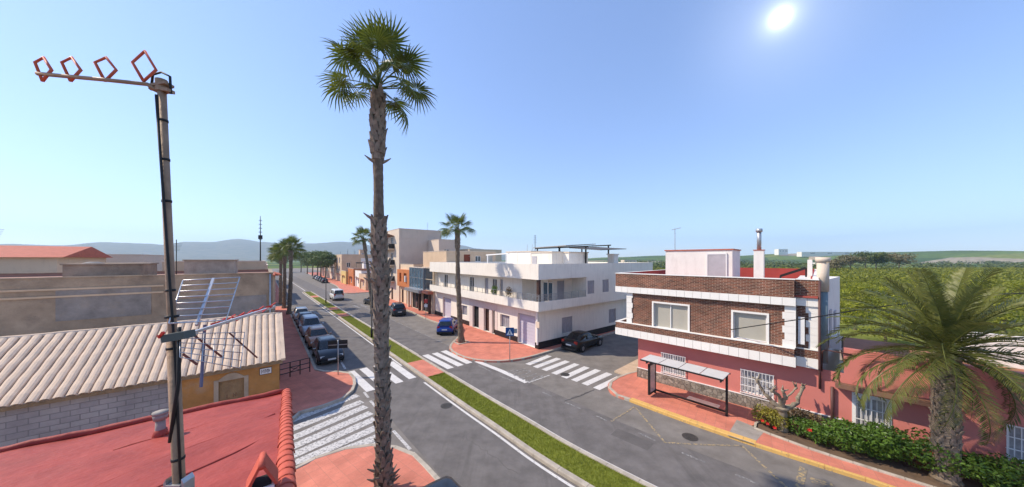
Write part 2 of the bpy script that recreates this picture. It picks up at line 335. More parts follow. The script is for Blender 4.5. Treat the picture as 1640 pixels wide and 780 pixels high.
# carriageway lanes
cen_px = [(978,777),(810,675),(698,603),(541,500),(492,468)]
cp = [G(*q) for q in cen_px]
near_ext = cp[0]+(cp[0]-cp[1]).normalized()*14 + Vector((.8,.9,0))
far_ext = cp[-1]+(cp[-1]-cp[-2]).normalized()*190
CEN = catmull([near_ext]+cp, 10)
CENL = CEN+[cp[-1].lerp(far_ext, k/14) for k in range(1, 15)]
strip('carriageway', CENL, .8, 4.1, .004, M_lane, kind='structure')
strip('carriageway', CENL, -4.1, -.8, .004, M_lane, kind='structure')
def cen_at(v):
    y = HC*FPX/(v-HOR)
    for i in range(len(CENL)-1):
        if CENL[i].y <= y <= CENL[i+1].y: return CENL[i].lerp(CENL[i+1], (y-CENL[i].y)/(CENL[i+1].y-CENL[i].y))
    return CENL[0]
def cen_range(v0, v1):
    a, b = cen_at(v0), cen_at(v1); return [a]+[p for p in CENL if a.y+.05 < p.y < b.y-.05]+[b]
M_soil = mat('turf_soil', (.17,.19,.025), .95, .3, 2.5, .5, 18)
def median(v0, v1, grass, density=0):
    pts = [CENL[0]]+[p for p in CENL if CENL[0].y < p.y < cen_at(v1).y-.05]+[cen_at(v1)] if v0 is None else cen_range(v0, v1)
    isl = strip('median_strip', pts, -.66, .66, .11, M_soil if grass else M_pav, kind='structure')
    kerbs(isl, off(pts, -.82), M_kerb, w=.2, h=.15, step=1.2, side=1)
    kerbs(isl, off(pts, .82), M_kerb, w=.2, h=.15, step=1.2, side=-1)
    if grass and density:
        rp = resample(pts, .5); L = []; R_ = []
        l = off(rp, -.6); r = off(rp, .6); mb = MB(); rnd = random.Random(11)
        for i in range(len(rp)-1):
            for _ in range(density):
                tt = rnd.random(); p = l[i].lerp(l[i+1], tt).lerp(r[i].lerp(r[i+1], tt), rnd.random()); a = rnd.uniform(0,6.28); hh = rnd.uniform(.03,.075); w = .007
                dx, dy = math.cos(a)*w, math.sin(a)*w; tx, ty = rnd.uniform(-.03,.03), rnd.uniform(-.03,.03)
                mb.quad((p.x-dx,p.y-dy,.11),(p.x+dx,p.y+dy,.11),(p.x+tx,p.y+ty,.11+hh))
        mb.build('grass', M_grass, kind='stuff', label='short green grass growing along the kerbed median', cat='grass')
median(None, 603, True, 900)
median(603, 581, False)
median(581, 508, True, 420)
median(508, 503.5, False)
median(503.5, 497, True, 250)
median(497, 493.5, False)
median(493.5, 477, True, 200)
median(477, 474.5, False)
median(474.5, 468, True, 150)

# painted lines
def line(pts, w, m=M_white, z=.008, name='painted_line'): return strip(name, pts, -w/2, w/2, z, m, kind='structure')
line(off(cen_range(779,606), -1.0), .12); line(off([CENL[0]]+cen_range(800,603), .98), .1)
line(off(cen_range(581,468), -1.0), .12); line(off(cen_range(572,468), .98), .1)
line(cen_range(466,440), .15); 
def dashes(pts, d, w, on, gap, m):
    q = resample(off(pts, d), .25); n1 = int(on/.25); n2 = int((on+gap)/.25); i = 0
    while i+n1 < len(q): line(q[i:i+n1+1], w, m); i += n2
dashes(cen_range(575,470), 4.15, .12, 1.5, 1.2, M_faint)
def pl(*px, w=.12, m=M_white): return line([G(*p) for p in px], w, m)
for a, b in (((545,577),(553,591)),((556,596),(566,609)),((583,628),(590,637)),((593,642),(605,655)),((630,690),(657,720)),((661,725),(697,761)),((702,767),(735,800))): pl(a, b, w=.13, m=M_wworn)
for a, b in (((766,585),(786,595)),((800,602),(822,611)),((868,628),(884,635)),((905,644),(930,655)),((955,666),(972,674)),((1022,693),(1050,706)),((1092,725),(1130,741)),((1178,760),(1215,776))): pl(a, b, w=.1, m=M_faint)
pl((763,578.5),(800,593),(844,612.5), w=.4, m=M_white)
pl((846,613),(880,601), w=.1, m=M_wworn)
for px in (((979,675),(1016,652)),((1017,652),(1065,709)),((1065,709),(1120,712),(1188,714)),((1188,714),(1259,780),(1275,795)),): pl(*px, w=.095, m=M_yell)
pl((1287,749),(1279,782), w=.22, m=M_yell)
pl((1298,768),(1335,779), w=.32, m=M_yell); pl((1290,784),(1330,796), w=.3, m=M_yell)
for px in (((905,642),(925,635),(958,622)),((1005,668),(1020,690)),((1080,640),(1140,660))): pass
pl((952,624),(930,634),(903,643), w=.05, m=M_seal); 
# crack seals, patches and covers in the asphalt
rq = random.Random(17)
def seal(u0,v0,u1,v1,w=.035):
    a, b = G(u0,v0), G(u1,v1); n = 14; q = [a.lerp(b,k/n)+Vector((rq.uniform(-.07,.07),rq.uniform(-.07,.07),0)) for k in range(n+1)]; line(q, w, M_seal, .0085, 'crack_seal')
for q in ((1085,668,1170,695),(905,643,950,625),(745,700,830,760),(560,560,600,600)): seal(*q, w=rq.uniform(.012,.022))
M_patch = mat('asphalt_patch', (.12,.11,.104), .9, .15, 2, .4, 150)
def patch_(u,v,w,l,a):
    c = G(u,v); f = Frame((c.x,c.y),FM.a+a); mb = MB(); mb.quad(*[tuple(f.w(x,y,.0065)) for x,y in ((-w,-l),(w,-l),(w,l),(-w,l))]); mb.build('asphalt_patch', M_patch, kind='structure')
patch_(1012,703,.35,.8,.1); patch_(585,545,.3,1.6,0)
M_cover = mat('iron_cover', (.07,.065,.06), .6, .3, 12, .3, 60, metal=.3)
for i, (u, v, lab) in enumerate(((905,600,'round iron manhole cover by the side-street crossing'),(1105,700,'round iron manhole cover in the bus bay'),(715,650,'round iron manhole cover in the near lane left of the median'),(650,560,'round iron manhole cover beyond the refuge'))):
    c = G(u,v); mb = MB(); mb.tube([(0,0,-.02),(0,0,.012)],.31,24); co_ = mb.build('manhole_cover', M_cover, label=lab, cat='manhole cover'); co_.location = (c.x,c.y,0)
    mb = MB(); 
    for k in range(5): mb.box(-.2,.2,-.17+k*.08,-.13+k*.08,.012,.016)
    mb.build('tread', M_cover, co_)
def zebra(bars, w, m):
    root = link('zebra_crossing', None, kind='structure')
    for a, b in bars:
        a, b = G(*a), G(*b); d = (b-a).normalized(); n = Vector((-d.y, d.x, 0))*w/2; mb = MB()
        mb.quad(*[(q.x,q.y,.009) for q in (a-n, b-n, b+n, a+n)]); mb.build('stripe', m, root)
zebra([((845,584),(880,570)),((857,588.5),(895,574)),((871,593),(909,578.5)),((887,599),(924,583)),((903,605),(940,588)),((919,610),(958,592.5)),((936,616),(976,598)),((955,623),(993,604.5))], .46, M_white)
zebra([((666,571.5),(706,594.5)),((681,568.5),(722,590)),((696,565.5),(738,585.8)),((710,562),(752,581.8))], .52, M_white)
zebra([((561,595),(594,626)),((581.5,590),(617,619.5)),((603,585),(640,613)),((625,580),(661,606))], .5, M_white)
def ext(a, b, k): A, B = G(*a), G(*b); return A+(A-B)*k
def zebra_w(bars, w, m):
    root = link('zebra_crossing', None, kind='structure')
    for a, b in bars:
        a2 = ext(a, b, .75); b = G(*b); d = (b-a2).normalized(); n = Vector((-d.y, d.x, 0))*w/2; mb = MB()
        mb.quad(*[(q.x,q.y,.009) for q in (a2-n, b-n, b+n, a2+n)]); mb.build('stripe', m, root)
zebra_w([((461,676),(573,633)),((461,690),(580,643)),((461,705),(586,651)),((461,719),(594,661)),((461,733),(600,671)),((461,747.5),(605,684)),((500,741),(607,699)),((553,728),(606,712))], .5, M_wworn)
zebra([((485,499),(497,505)),((499,497.5),(511,503)),((511,496),(524,501)),((523,494.5),(536,499.5))], .45, M_faint)
zebra([((566,489),(576,493)),((577,487.5),(588,492)),((588,486),(600,490.5))], .45, M_faint)
# STOP lettering for traffic leaving the side street
cu = bpy.data.curves.new('stop', 'FONT'); cu.body = 'STOP'; cu.size = 1.0; cu.align_x = 'CENTER'; cu.align_y = 'CENTER'; cu.space_character = 1.1
to = bpy.data.objects.new('tmp', cu); COL.objects.link(to); bpy.context.view_layer.update()
me = bpy.data.meshes.new_from_object(to.evaluated_get(bpy.context.evaluated_depsgraph_get())); bpy.data.objects.remove(to)
me.materials.clear(); me.materials.append(M_faint)
c = G(842,599); up = Vector((-.784,-.62,0)); rt = Vector((-.62,.784,0))
so = link('stop_marking', me, kind='structure'); so.matrix_world = Matrix(((rt.x*.9,up.x*2.1,0,c.x),(rt.y*.9,up.y*2.1,0,c.y),(0,0,1,.0095),(0,0,0,1)))

# pavements
def pavement(name, outer, inner, kerb_m=M_kerb, m=M_pav, side=1, yellow=None):
    poly = [(p.x,p.y) for p in outer]+[(p.x,p.y) for p in inner]
    mb = MB(); mb.prism(poly, -.02, .125, False); o = mb.build(name, m, kind='structure')
    kerbs(o, outer, kerb_m, side=side, step=1.0); return o
def sm(px, n=4): return catmull([G(*q) if not isinstance(q, Vector) else q for q in px], n)
# left corner pavement by the parked cars
kb = lambda y, x=2.07: FL.w(x, y)
o1 = [kb(42.5)]+[kb(42.5-k*2.5) for k in range(1,15)]+[G(504,596)]
o1 = o1+sm([G(512,598),G(540,598.5),G(555,599.5),G(563,606),G(566,616),G(558,633),G(537,645),G(497,658),G(461,669),FL.w(-1.0,-1.9),FL.w(-14,-1.9)], 4)
pavement('pavement', o1, [FL.w(-14,3), FL.w(-1,3), FL.w(-1,42.5)], side=-1)
o5 = [kb(180)]+[kb(180-k*10,2.2) for k in range(1,13)]+sm([kb(54,2.2),kb(50,2.4),kb(48.2,2.0),kb(47,0)],4)
pavement('pavement', o5, [FL.w(-2,47), FL.w(-2,180)], side=-1)
# near pavement with the tall palm
o2 = sm([FR.w(-14,2.0),FR.w(-1.2,2.3),G(512,737),G(558,724),G(601,719),G(630,722.5),G(655,731),G(673,747.5),G(686,762),G(702,780),G(745,828),G(830,930)],4)
pavement('pavement', o2, [FR.w(.5,-14), FR.w(-14,-14)], side=-1)
# corner pavement in front of the long white building
e3 = FW
o3 = sm([e3.w(-47,-1.0),e3.w(-46,-3.2),e3.w(-36,-3.3),G(651,497.5),G(681,511.5),G(722,526),G(735,535),G(733,541),G(724,550),G(719.5,559),G(727,567),G(745,575),G(773,580),G(807,580.5),G(840,576),G(870,568),G(925,551),G(985,533.5)],4)+[e3.w(1.25,30)]
pavement('pavement', o3, [e3.w(-1,30), e3.w(-1,1), e3.w(-47,1)], side=-1)
o6 = sm([e3.w(-190,-3.4),e3.w(-130,-3.4),e3.w(-100,-3.4),e3.w(-80,-3.6),e3.w(-66,-5.0),e3.w(-60,-5.2),e3.w(-57.5,-4),e3.w(-57,-1),e3.w(-57,4)],5)
pavement('pavement', o6, [e3.w(-62,4), e3.w(-190,4)], side=-1)
# pavement of the bus stop
o4a = sm([G(1019,597),G(1000,602),G(982,610),G(973.5,620),G(981,633),G(1008,643.5)],4)
o4y = sm([G(1008,643.5),G(1100,678),G(1210,716)],6)
o4b = sm([G(1210,716),G(1300,745),G(1405,778),G(1500,812),G(1640,868)],4)+[FB.w(30,-3.4)]
o4 = o4a+o4y[1:]+o4b[1:]
mb = MB(); mb.prism([(p.x,p.y) for p in o4]+[tuple(FB.w(30,2))[:2], tuple(FB.w(-.2,2))[:2]], -.02, .125, False); po = mb.build('pavement', M_pav, kind='structure')
kerbs(po, o4a, M_kerb, side=-1); kerbs(po, o4y, M_ykerb, w=.3, side=-1, name='kerb_stone'); kerbs(po, o4b, M_ykerb, w=.1, side=-1)
# grey cement apron and small paver strip
c0 = [G(1170,687,.13),G(1205,664,.13),G(1212,705,.13),G(1206,711,.13)]
mb = MB(); mb.quad(*[(p.x,p.y,.129) for p in (G(1165,697,.13),G(1180,672,.13),G(1225,690,.13),G(1207,711,.13))]); mb.build('pavement', M_grey_pav, kind='structure')
# strip of bare cement at the brick building corner
mb = MB(); mb.prism([tuple(q)[:2] for q in (FB.w(-1.6,-.1),FB.w(-.15,-.3),FB.w(-.15,9),FB.w(-1.4,9))], -.02, .1, False); mb.build('pavement', mat('sand_cement',(.5,.38,.27),.9,.15,2,.2,20), kind='structure')
# ---------------------------------------------------------------- building helpers
def skin(mb, pt, a0, a1, z0, z1, holes, depth):
    """wall face spanned by pt(a, d, z) with rectangular openings and their reveals"""
    A = sorted({a0, a1}|{h[0] for h in holes}|{h[2] for h in holes}); Z = sorted({z0, z1}|{h[1] for h in holes}|{h[3] for h in holes})
    A = [a for a in A if a0 <= a <= a1]; Z = [z for z in Z if z0 <= z <= z1]
    for i in range(len(A)-1):
        for j in range(len(Z)-1):
            ca, cz = (A[i]+A[i+1])/2, (Z[j]+Z[j+1])/2
            if any(h[0] < ca < h[2] and h[1] < cz < h[3] for h in holes): continue
            mb.quad(pt(A[i],0,Z[j]), pt(A[i+1],0,Z[j]), pt(A[i+1],0,Z[j+1]), pt(A[i],0,Z[j+1]))
    for h in holes:
        d = depth; x0, b, x1, t = h[:4]
        mb.quad(pt(x0,0,b),pt(x0,d,b),pt(x0,d,t),pt(x0,0,t)); mb.quad(pt(x1,0,b),pt(x1,d,b),pt(x1,d,t),pt(x1,0,t))
        mb.quad(pt(x0,0,t),pt(x1,0,t),pt(x1,d,t),pt(x0,d,t)); mb.quad(pt(x0,0,b),pt(x1,0,b),pt(x1,d,b),pt(x0,d,b))
def pbox(mb, pt, a0, a1, d0, d1, z0, z1):
    p = [pt(a,d,z) for z in (z0,z1) for a,d in ((a0,d0),(a1,d0),(a1,d1),(a0,d1))]; n = len(mb.v); mb.v += [tuple(q) for q in p]
    mb.f += [(n,n+3,n+2,n+1),(n+4,n+5,n+6,n+7),(n,n+1,n+5,n+4),(n+1,n+2,n+6,n+5),(n+2,n+3,n+7,n+6),(n+3,n,n+4,n+7)]
M_curt = mat('pale_curtain',(.36,.36,.37),.3,.25,4,spec=.5)
def opening(root, pt, h, D, loc):
    a0, z0, a1, z1, kind = h[:5]; m = h[5] if len(h) > 5 else None; mb = MB(); W = a1-a0
    def b(mb_, name, mt, par, sm_=False):
        o = mb_.build(name, mt, par, sm_)
        if par is root: o.location = loc
        return o
    if kind in ('win', 'grille', 'blind', 'blind1', 'dark', 'bars', 'win2'):
        g = M_blind if kind in ('blind','blind1') else (M_dark if kind == 'dark' else (M_curt if kind == 'bars' else m or M_glass))
        mb.quad(pt(a0,D-.02,z0),pt(a1,D-.02,z0),pt(a1,D-.02,z1),pt(a0,D-.02,z1)); w = b(mb, 'window', g, root)
        if kind != 'dark':
            f = MB(); t = min(.07, W*.08)*(.6 if kind[:5] == 'blind' else 1)
            pbox(f,pt,a0,a1,D-.09,D-.03,z0,z0+t); pbox(f,pt,a0,a1,D-.09,D-.03,z1-t,z1); pbox(f,pt,a0,a0+t,D-.088,D-.032,z0+t,z1-t); pbox(f,pt,a1-t,a1,D-.088,D-.032,z0+t,z1-t)
            if W > .8 and kind != 'blind1': pbox(f,pt,(a0+a1)/2-t/2,(a0+a1)/2+t/2,D-.086,D-.034,z0+t,z1-t)
            b(f, 'frame', M_frame if kind != 'win2' else M_trim, w)
            s = MB(); pbox(s,pt,a0-.05,a1+.05,-.06,D-.1,z0-.05,z0-.002); b(s, 'sill', M_wwall, w)
        if kind in ('grille', 'bars'):
            gr = MB(); n = max(3, int(W/.13))
            for i in range(n+1): x = a0+W*i/n; pbox(gr,pt,x-.011,x+.011,-.1,-.078,z0-.02,z1+.02)
            for zz in (z0, z0+(z1-z0)*.33, z0+(z1-z0)*.67, z1): pbox(gr,pt,a0-.03,a1+.03,-.104,-.074,zz-.014,zz+.014)
            for x in (a0, a1): pbox(gr,pt,x-.012,x+.012,-.075,.01,z0+.1,z0+.13); pbox(gr,pt,x-.012,x+.012,-.075,.01,z1-.13,z1-.1)
            b(gr, 'grille', M_frame, w)
    elif kind == 'shut':
        mb.quad(pt(a0,D-.01,z0),pt(a1,D-.01,z0),pt(a1,D-.01,z1),pt(a0,D-.01,z1)); w = b(mb, 'shutter', M_shut, root)
        f = MB(); n = max(2, round(W/.28))
        for i in range(n+1): x = a0+W*i/n; pbox(f,pt,x-.03,x+.03,D-.07,D-.012,z0,z1)
        b(f, 'shutter_frame', M_shut, w)
        s = MB(); k = max(6, int((z1-z0)/.1))
        for i in range(k): zz = z0+(z1-z0)*(i+.5)/k; pbox(s,pt,a0+.035,a1-.035,D-.045,D-.016,zz-.025,zz+.012)
        b(s, 'louvres', M_shut, w)
    elif kind == 'door':
        mb.quad(pt(a0,D-.02,z0),pt(a1,D-.02,z0),pt(a1,D-.02,z1),pt(a0,D-.02,z1)); w = b(mb, 'door', m or M_bwood, root)
        f = MB(); pbox(f,pt,a0,a0+.06,D-.08,D-.022,z0,z1); pbox(f,pt,a1-.06,a1,D-.08,D-.022,z0,z1); pbox(f,pt,a0+.06,a1-.06,D-.08,D-.022,z1-.06,z1)
        for q in (.12, .55): pbox(f,pt,a0+.18,a1-.18,D-.04,D-.021,z0+(z1-z0)*q,z0+(z1-z0)*(q+.33))
        b(f, 'door_frame', m or M_bwood, w)
        k = MB(); pbox(k,pt,a1-.2,a1-.1,D-.1,D-.04,z0+1.0,z0+1.04); b(k, 'handle', M_alu, w)
    elif kind == 'garage':
        mb.quad(pt(a0,D-.02,z0),pt(a1,D-.02,z0),pt(a1,D-.02,z1),pt(a0,D-.02,z1)); w = b(mb, 'garage_door', m or M_garage, root)
        n = max(5, int((z1-z0)/.3))
        for i in range(n):
            p = MB(); h_ = (z1-z0)/n; pbox(p,pt,a0+.02,a1-.02,D-.05,D-.021,z0+i*h_+.008,z0+(i+1)*h_-.008); b(p, 'panel', m or M_garage, w)
        p = MB(); pbox(p,pt,a0,a1,D-.14,D-.055,z1-.16,z1-.002); b(p, 'shutter_box', M_shut, w)
def rect_house(name, label, F, x0, x1, y0, y1, h, wm, front=(), side=(), roof_m=None, par=.5, cat='building', D=.16, z0=0, cornice=None, mats2=None, plinth=None):
    root = thing(name, label, cat, F.w(x0, y0, z0), F.a); loc = (-x0, -y0, -z0)
    pf = lambda a, d, z: (a, y0+d, z); ps = lambda a, d, z: (x1-d, a, z)
    mb = MB(); skin(mb, pf, x0, x1, z0, h, front, D); skin(mb, ps, y0, y1, z0, h, side, D)
    mb.quad((x0,y0,z0),(x0,y1,z0),(x0,y1,h),(x0,y0,h)); mb.quad((x0,y1,z0),(x1,y1,z0),(x1,y1,h),(x0,y1,h))
    w = mb.build('wall', wm, root); w.location = loc
    r = MB(); t = .18
    r.quad((x0+t,y0+t,h-par),(x1-t,y0+t,h-par),(x1-t,y1-t,h-par),(x0+t,y1-t,h-par))
    for (a,b_,c,d) in ((x0+t,x1-t,y0+t,y0+t),(x0+t,x1-t,y1-t,y1-t)): r.quad((a,c,h-par),(b_,c,h-par),(b_,c,h),(a,c,h))
    for x in (x0+t, x1-t): r.quad((x,y0+t,h-par),(x,y1-t,h-par),(x,y1-t,h),(x,y0+t,h))
    ro = r.build('roof', roof_m or M_flat, root); ro.location = loc
    c = MB(); e = .04
    c.box(x0-e,x1+e,y0-e,y0+t+e,h,h+.07); c.box(x0-e,x1+e,y1-t-e,y1+e,h,h+.07); c.box(x0-e+.001,x0+t+e,y0+t+e,y1-t-e,h+.001,h+.069); c.box(x1-t-e,x1+e-.001,y0+t+e,y1-t-e,h+.001,h+.069)
    co = c.build('coping', cornice or M_beige, root); co.location = loc
    for hh in front: opening(root, pf, hh, D, loc)
    for hh in side: opening(root, ps, hh, D, loc)
    if plinth:
        p = MB(); p.box(x0,x1,y0-.03,y0-.002,z0,z0+plinth[0]); o = p.build('plinth', plinth[1], root); o.location = loc
    return root, loc
def part(root, loc, name, mb, m, smooth=False, parent=None):
    o = mb.build(name, m, parent or root, smooth)
    if parent is None: o.location = loc
    return o

# ---------------------------------------------------------------- long white building with balconies
def white_building():
    F = FW; o = .8; root = thing('apartment_house', 'long white two-storey building with wraparound balcony and lilac garage doors', 'building', F.w(0,0,0), F.a); loc = (0,0,0); D = .3
    hx = lambda u0, v0, u1, v1, k, *m: (min(F.hit(u0,v1)[0],F.hit(u1,v1)[0]), max(.0 if k in ('door','garage') else .3, F.hit((u0+u1)/2,v1)[1]), max(F.hit(u0,v1)[0],F.hit(u1,v1)[0]), F.hit((u0+u1)/2,v0)[1], k, *m)
    fr = []
    gl = hx(709,477,722.5,513,'garage'); fr.append((gl[0],.13,gl[2],2.75,'garage'))
    w1 = hx(739,493,746,508,'shut'); fr.append((w1[0],1.15,w1[2]+.3,2.3,'shut'))
    for a, b, m in ((757,767,M_dark),(775,783.5,M_bwood),(788,792.5,M_bwood)):
        q = hx(a,500,b,530,'door'); fr.append((q[0],.13,q[2],2.55,'door',m))
    w2 = hx(801,508,816,527,'bars'); fr.append((w2[0],1.1,w2[2],2.35,'shut'))
    g2 = hx(829,500,859,552,'garage'); fr.append((g2[0],.13,-.45,2.85,'garage'))
    pf = lambda a,d,z: (a, d, z); ps = lambda a,d,z: (0-d, a, z)
    sd = []
    for a, b in ((900,917),(975,986.5)):
        y0 = F.hitx(a,520)[0]; y1 = F.hitx(b,520)[0]; sd.append((y0,1.0,y1,2.45,'shut'))
    mb = MB(); skin(mb, pf, -21, 0, 0, 3.5, fr, D); skin(mb, ps, 0, 18, 0, 3.5, sd, .14)
    mb.quad((-21,0,0),(-21,18,0),(-21,18,7.3),(-21,0,7.3)); mb.quad((-21,18,0),(.8,18,0),(.8,18,7.3),(-21,18,7.3))
    part(root, loc, 'ground_floor_wall', mb, M_wwall)
    for h in fr: opening(root, pf, h, D, loc)
    for h in sd: opening(root, ps, h, .14, loc)
    # tiled central bay
    xb0, xb1 = F.hit(752,520)[0], F.hit(797,520)[0]; t = MB(); doors = [h[:4] for h in fr if h[4] == 'door']
    skin(t, lambda a,d,z: (a,-.02+d,z), xb0, xb1, .1, 3.2, doors, .02); bay = part(root, loc, 'tiled_bay', t, M_wtile)
    segs = []; cur = -21
    for h in sorted(fr): 
        if h[4] in ('door','garage'): segs.append((cur, h[0])); cur = h[2]
    segs.append((cur, 0.03))
    for a, b in segs:
        if b-a > .1 and not (a >= xb0-.3 and b <= xb1+.3): p = MB(); p.box(max(a,-21),b if b < xb0 or b > xb1 else xb0-.01,-.04,-.002,.1,.62); part(root, loc, 'plinth', p, M_blk)
    p = MB(); p.box(.002,.04,-.04,18,.1,.72); part(root, loc, 'plinth', p, M_blk)
    # slab, low balcony wall
    s = MB(); s.box(-21,o,-o,18,3.5,3.76); part(root, loc, 'balcony_slab', s, M_wwall)
    s = MB(); s.box(-21.0,o+.003,-o-.003,-o+.15,3.495,4.28); s.box(o-.15,o+.003,-o+.15,5.4,3.495,4.28); part(root, loc, 'balcony_wall', s, M_wwall)
    # upper storey
    up = []; Y0 = .35; hy = lambda u: F.hit(u,460,Y0)[0]
    for a, b, k in ((711,717,'win'),(728,734,'win'),(751.5,759,'win'),(776.5,782,'shut'),(788,795.5,'win'),(801,805.5,'shut')): up.append((hy(a),3.78,hy(b),5.75,k))
    xl = F.hit(831.5,460,0)[0]
    mb = MB(); skin(mb, lambda a,d,z: (a,Y0+d,z), -21, xl, 3.76, 6.1, up, .14)
    mb.quad((xl,Y0,3.76),(xl,2.0,3.76),(xl,2.0,6.1),(xl,Y0,6.1))
    lg = [(xl+1.0,3.78,xl+2.3,5.7,'win',M_bglass)]
    skin(mb, lambda a,d,z: (a,2.0+d,z), xl, -.9, 3.76, 6.1, lg, .12); ld = [(3.2,3.78,4.2,5.75,'shut')]
    skin(mb, lambda a,d,z: (-.9-d,a,z), 2.0, 5.4, 3.76, 6.1, ld, .1)
    mb.quad((-.9,5.4,3.76),(o,5.4,3.76),(o,5.4,6.1),(-.9,5.4,6.1))
    us = []
    for a, b in ((941,952),(965,975)): us.append((F.hitx(a,460,o)[0],4.5,F.hitx(b,460,o)[0],5.75,'shut'))
    skin(mb, lambda a,d,z: (o-d,a,z), 5.4, 18, 3.76, 6.1, us, .12)
    part(root, loc, 'upper_wall', mb, M_wwall)
    for h in up: opening(root, lambda a,d,z: (a,Y0+d,z), h, .14, loc)
    opening(root, lambda a,d,z: (a,2.0+d,z), lg[0], .12, loc); opening(root, lambda a,d,z: (-.9-d,a,z), ld[0], .1, loc)
    for h in us: opening(root, lambda a,d,z: (o-d,a,z), h, .12, loc)
    # fascia parapet
    s = MB(); s.box(-21.002,o+.004,-o-.004,-o+.18,6.1,7.4); s.box(o-.18,o+.004,-o+.18,18,6.1,7.4); s.box(-21.002,-20.8,-o+.18,18,6.1,7.4); s.box(-20.8,o-.18,17.8,18.002,6.1,7.4)
    part(root, loc, 'parapet', s, M_wwall)
    s = MB(); s.box(-20.8,o-.18,-o+.18,17.8,6.12,6.4); part(root, loc, 'roof', s, M_wwall)
    s = MB(); s.box(o-.42,o-.17,-o+.17,-o+.42,4.28,6.1); part(root, loc, 'column', s, M_bwood)
    # railings
    def rail(p0, p1, posts, rows, z0, z1, nm):
        r = MB(); p0 = Vector(p0); p1 = Vector(p1)
        for k in range(posts+1): q = p0.lerp(p1, k/posts); r.bar((q.x,q.y,z0),(q.x,q.y,z1),.035)
        for k in range(rows): z = z0+.08+(z1-z0-.08)*k/(rows-1); r.bar((p0.x,p0.y,z),(p1.x,p1.y,z),.03)
        part(root, loc, nm, r, M_steel)
    rail((xl,-o+.07,0),(o-.08,-o+.07,0),5,5,4.28,4.85,'railing'); rail((o-.08,-o+.15,0),(o-.08,5.35,0),6,5,4.28,4.85,'railing'); rail((-20.9,-o+.07,0),(xl,-o+.07,0),18,2,4.28,4.8,'railing')
    m = MB(); m.box(-.14,-.02,-.16,-.03,.5,3.49); part(root, loc, 'meter_pipe', m, M_frame)
    m = MB(); m.box(-.12,.3,-.24,-.17,2.0,2.5); part(root, loc, 'meter_box', m, M_beige)
    # roof huts
    def hut(u0, u1, vt, y0, y1, m_, nm, door=None):
        xa, xb = F.hit(u0,vt,y0)[0], F.hit(u1,vt,y0)[0]; zt = F.hit((u0+u1)/2,vt,y0)[1]; b = MB(); b.box(xa,xb,y0,y1,6.4,zt); h_ = part(root, loc, nm, b, m_)
        c_ = MB(); c_.box(xa-.08,xb+.08,y0-.08,y1+.08,zt,zt+.1); part(root, loc, 'hut_roof', c_, M_beige, parent=h_); return xa, xb, zt, h_
    hut(811,829,404,5.0,9,M_wwall2,'roof_hut'); hut(829.5,850,403.5,4.4,8.5,M_wwall2,'roof_hut')
    a = hut(851,884,404.5,3.6,7.5,M_wwall,'roof_hut'); dr = MB(); dr.box(a[0]+.15,a[0]+.85,3.56,3.598,6.42,8.1); part(root, loc, 'hut_door', dr, M_shut, parent=a[3])
    a = hut(885,911,405,5.2,8.2,M_wwall2,'roof_hut')
    xa, zt = F.hit(982,400,13.8); b = MB(); yc = F.hitx(982,410,.2)[0]; b.box(-.2,.55,yc-.4,yc+.4,6.4,8.25); b.box(-.28,.63,yc-.48,yc+.48,8.25,8.36); part(root, loc, 'chimney', b, M_wwall2)
    # pergola
    pg = MB(); px0, px1 = -8.3, -1.0
    for x in (px0, px0+3.6, px1):
        for y in (7.6, 11.6): pg.bar((x,y,6.4),(x,y,9.1+.06*(y-7.6)),.12)
    for y in (7.6, 11.6): pg.bar((px0-.3,y,9.1+.06*(y-7.6)),(px1+.3,y,9.1+.06*(y-7.6)),.12)
    po = part(root, loc, 'pergola', pg, M_iron)
    pn = MB(); pn.obox((-5.6,9.4,9.36),(2.6,0,.05),(0,2.6,.16),(0,0,.04)); part(root, loc, 'canopy', pn, M_grey_pav, parent=po)
    pn = MB(); pn.obox((-1.0,9.6,8.95),(2.0,0,-.16),(0,2.3,.1),(0,0,.03)); part(root, loc, 'canopy', pn, mat('dark_canopy',(.09,.085,.08),.7), parent=po)
    pn = MB(); pn.obox((-8.6,7.0,8.15),(1.9,0,0),(0,.8,-.1),(0,0,.04)); part(root, loc, 'awning', pn, mat('red_awning',(.3,.05,.04),.7))
    # white posts of the roof terrace frame
    fr_ = MB()
    for u in (781,811): x = F.hit(u,410,2.5)[0]; fr_.bar((x,2.5,6.4),(x,2.5,8.3),.1)
    fr_.bar((F.hit(779,410,2.5)[0],2.5,8.3),(F.hit(815,410,2.5)[0],2.5,8.42),.12); part(root, loc, 'terrace_frame', fr_, M_frame)
    an = MB(); x = F.hit(857,400,6)[0]; an.tube([(x,6,8.3),(x,6,10.6)],.03,6)
    for k in range(5): an.bar((x-.3,6,9.7+k*.2),(x+.3,6,9.7+k*.2),.015)
    part(root, loc, 'aerial', an, M_iron)
    for k in range(2): 
        t_ = MB(); x = -8.8+k*.9; t_.bar((x,6.4,8.2),(x,6.4,9.6),.03); part(root, loc, 'vent_pipe', t_, M_steel)
white_building()

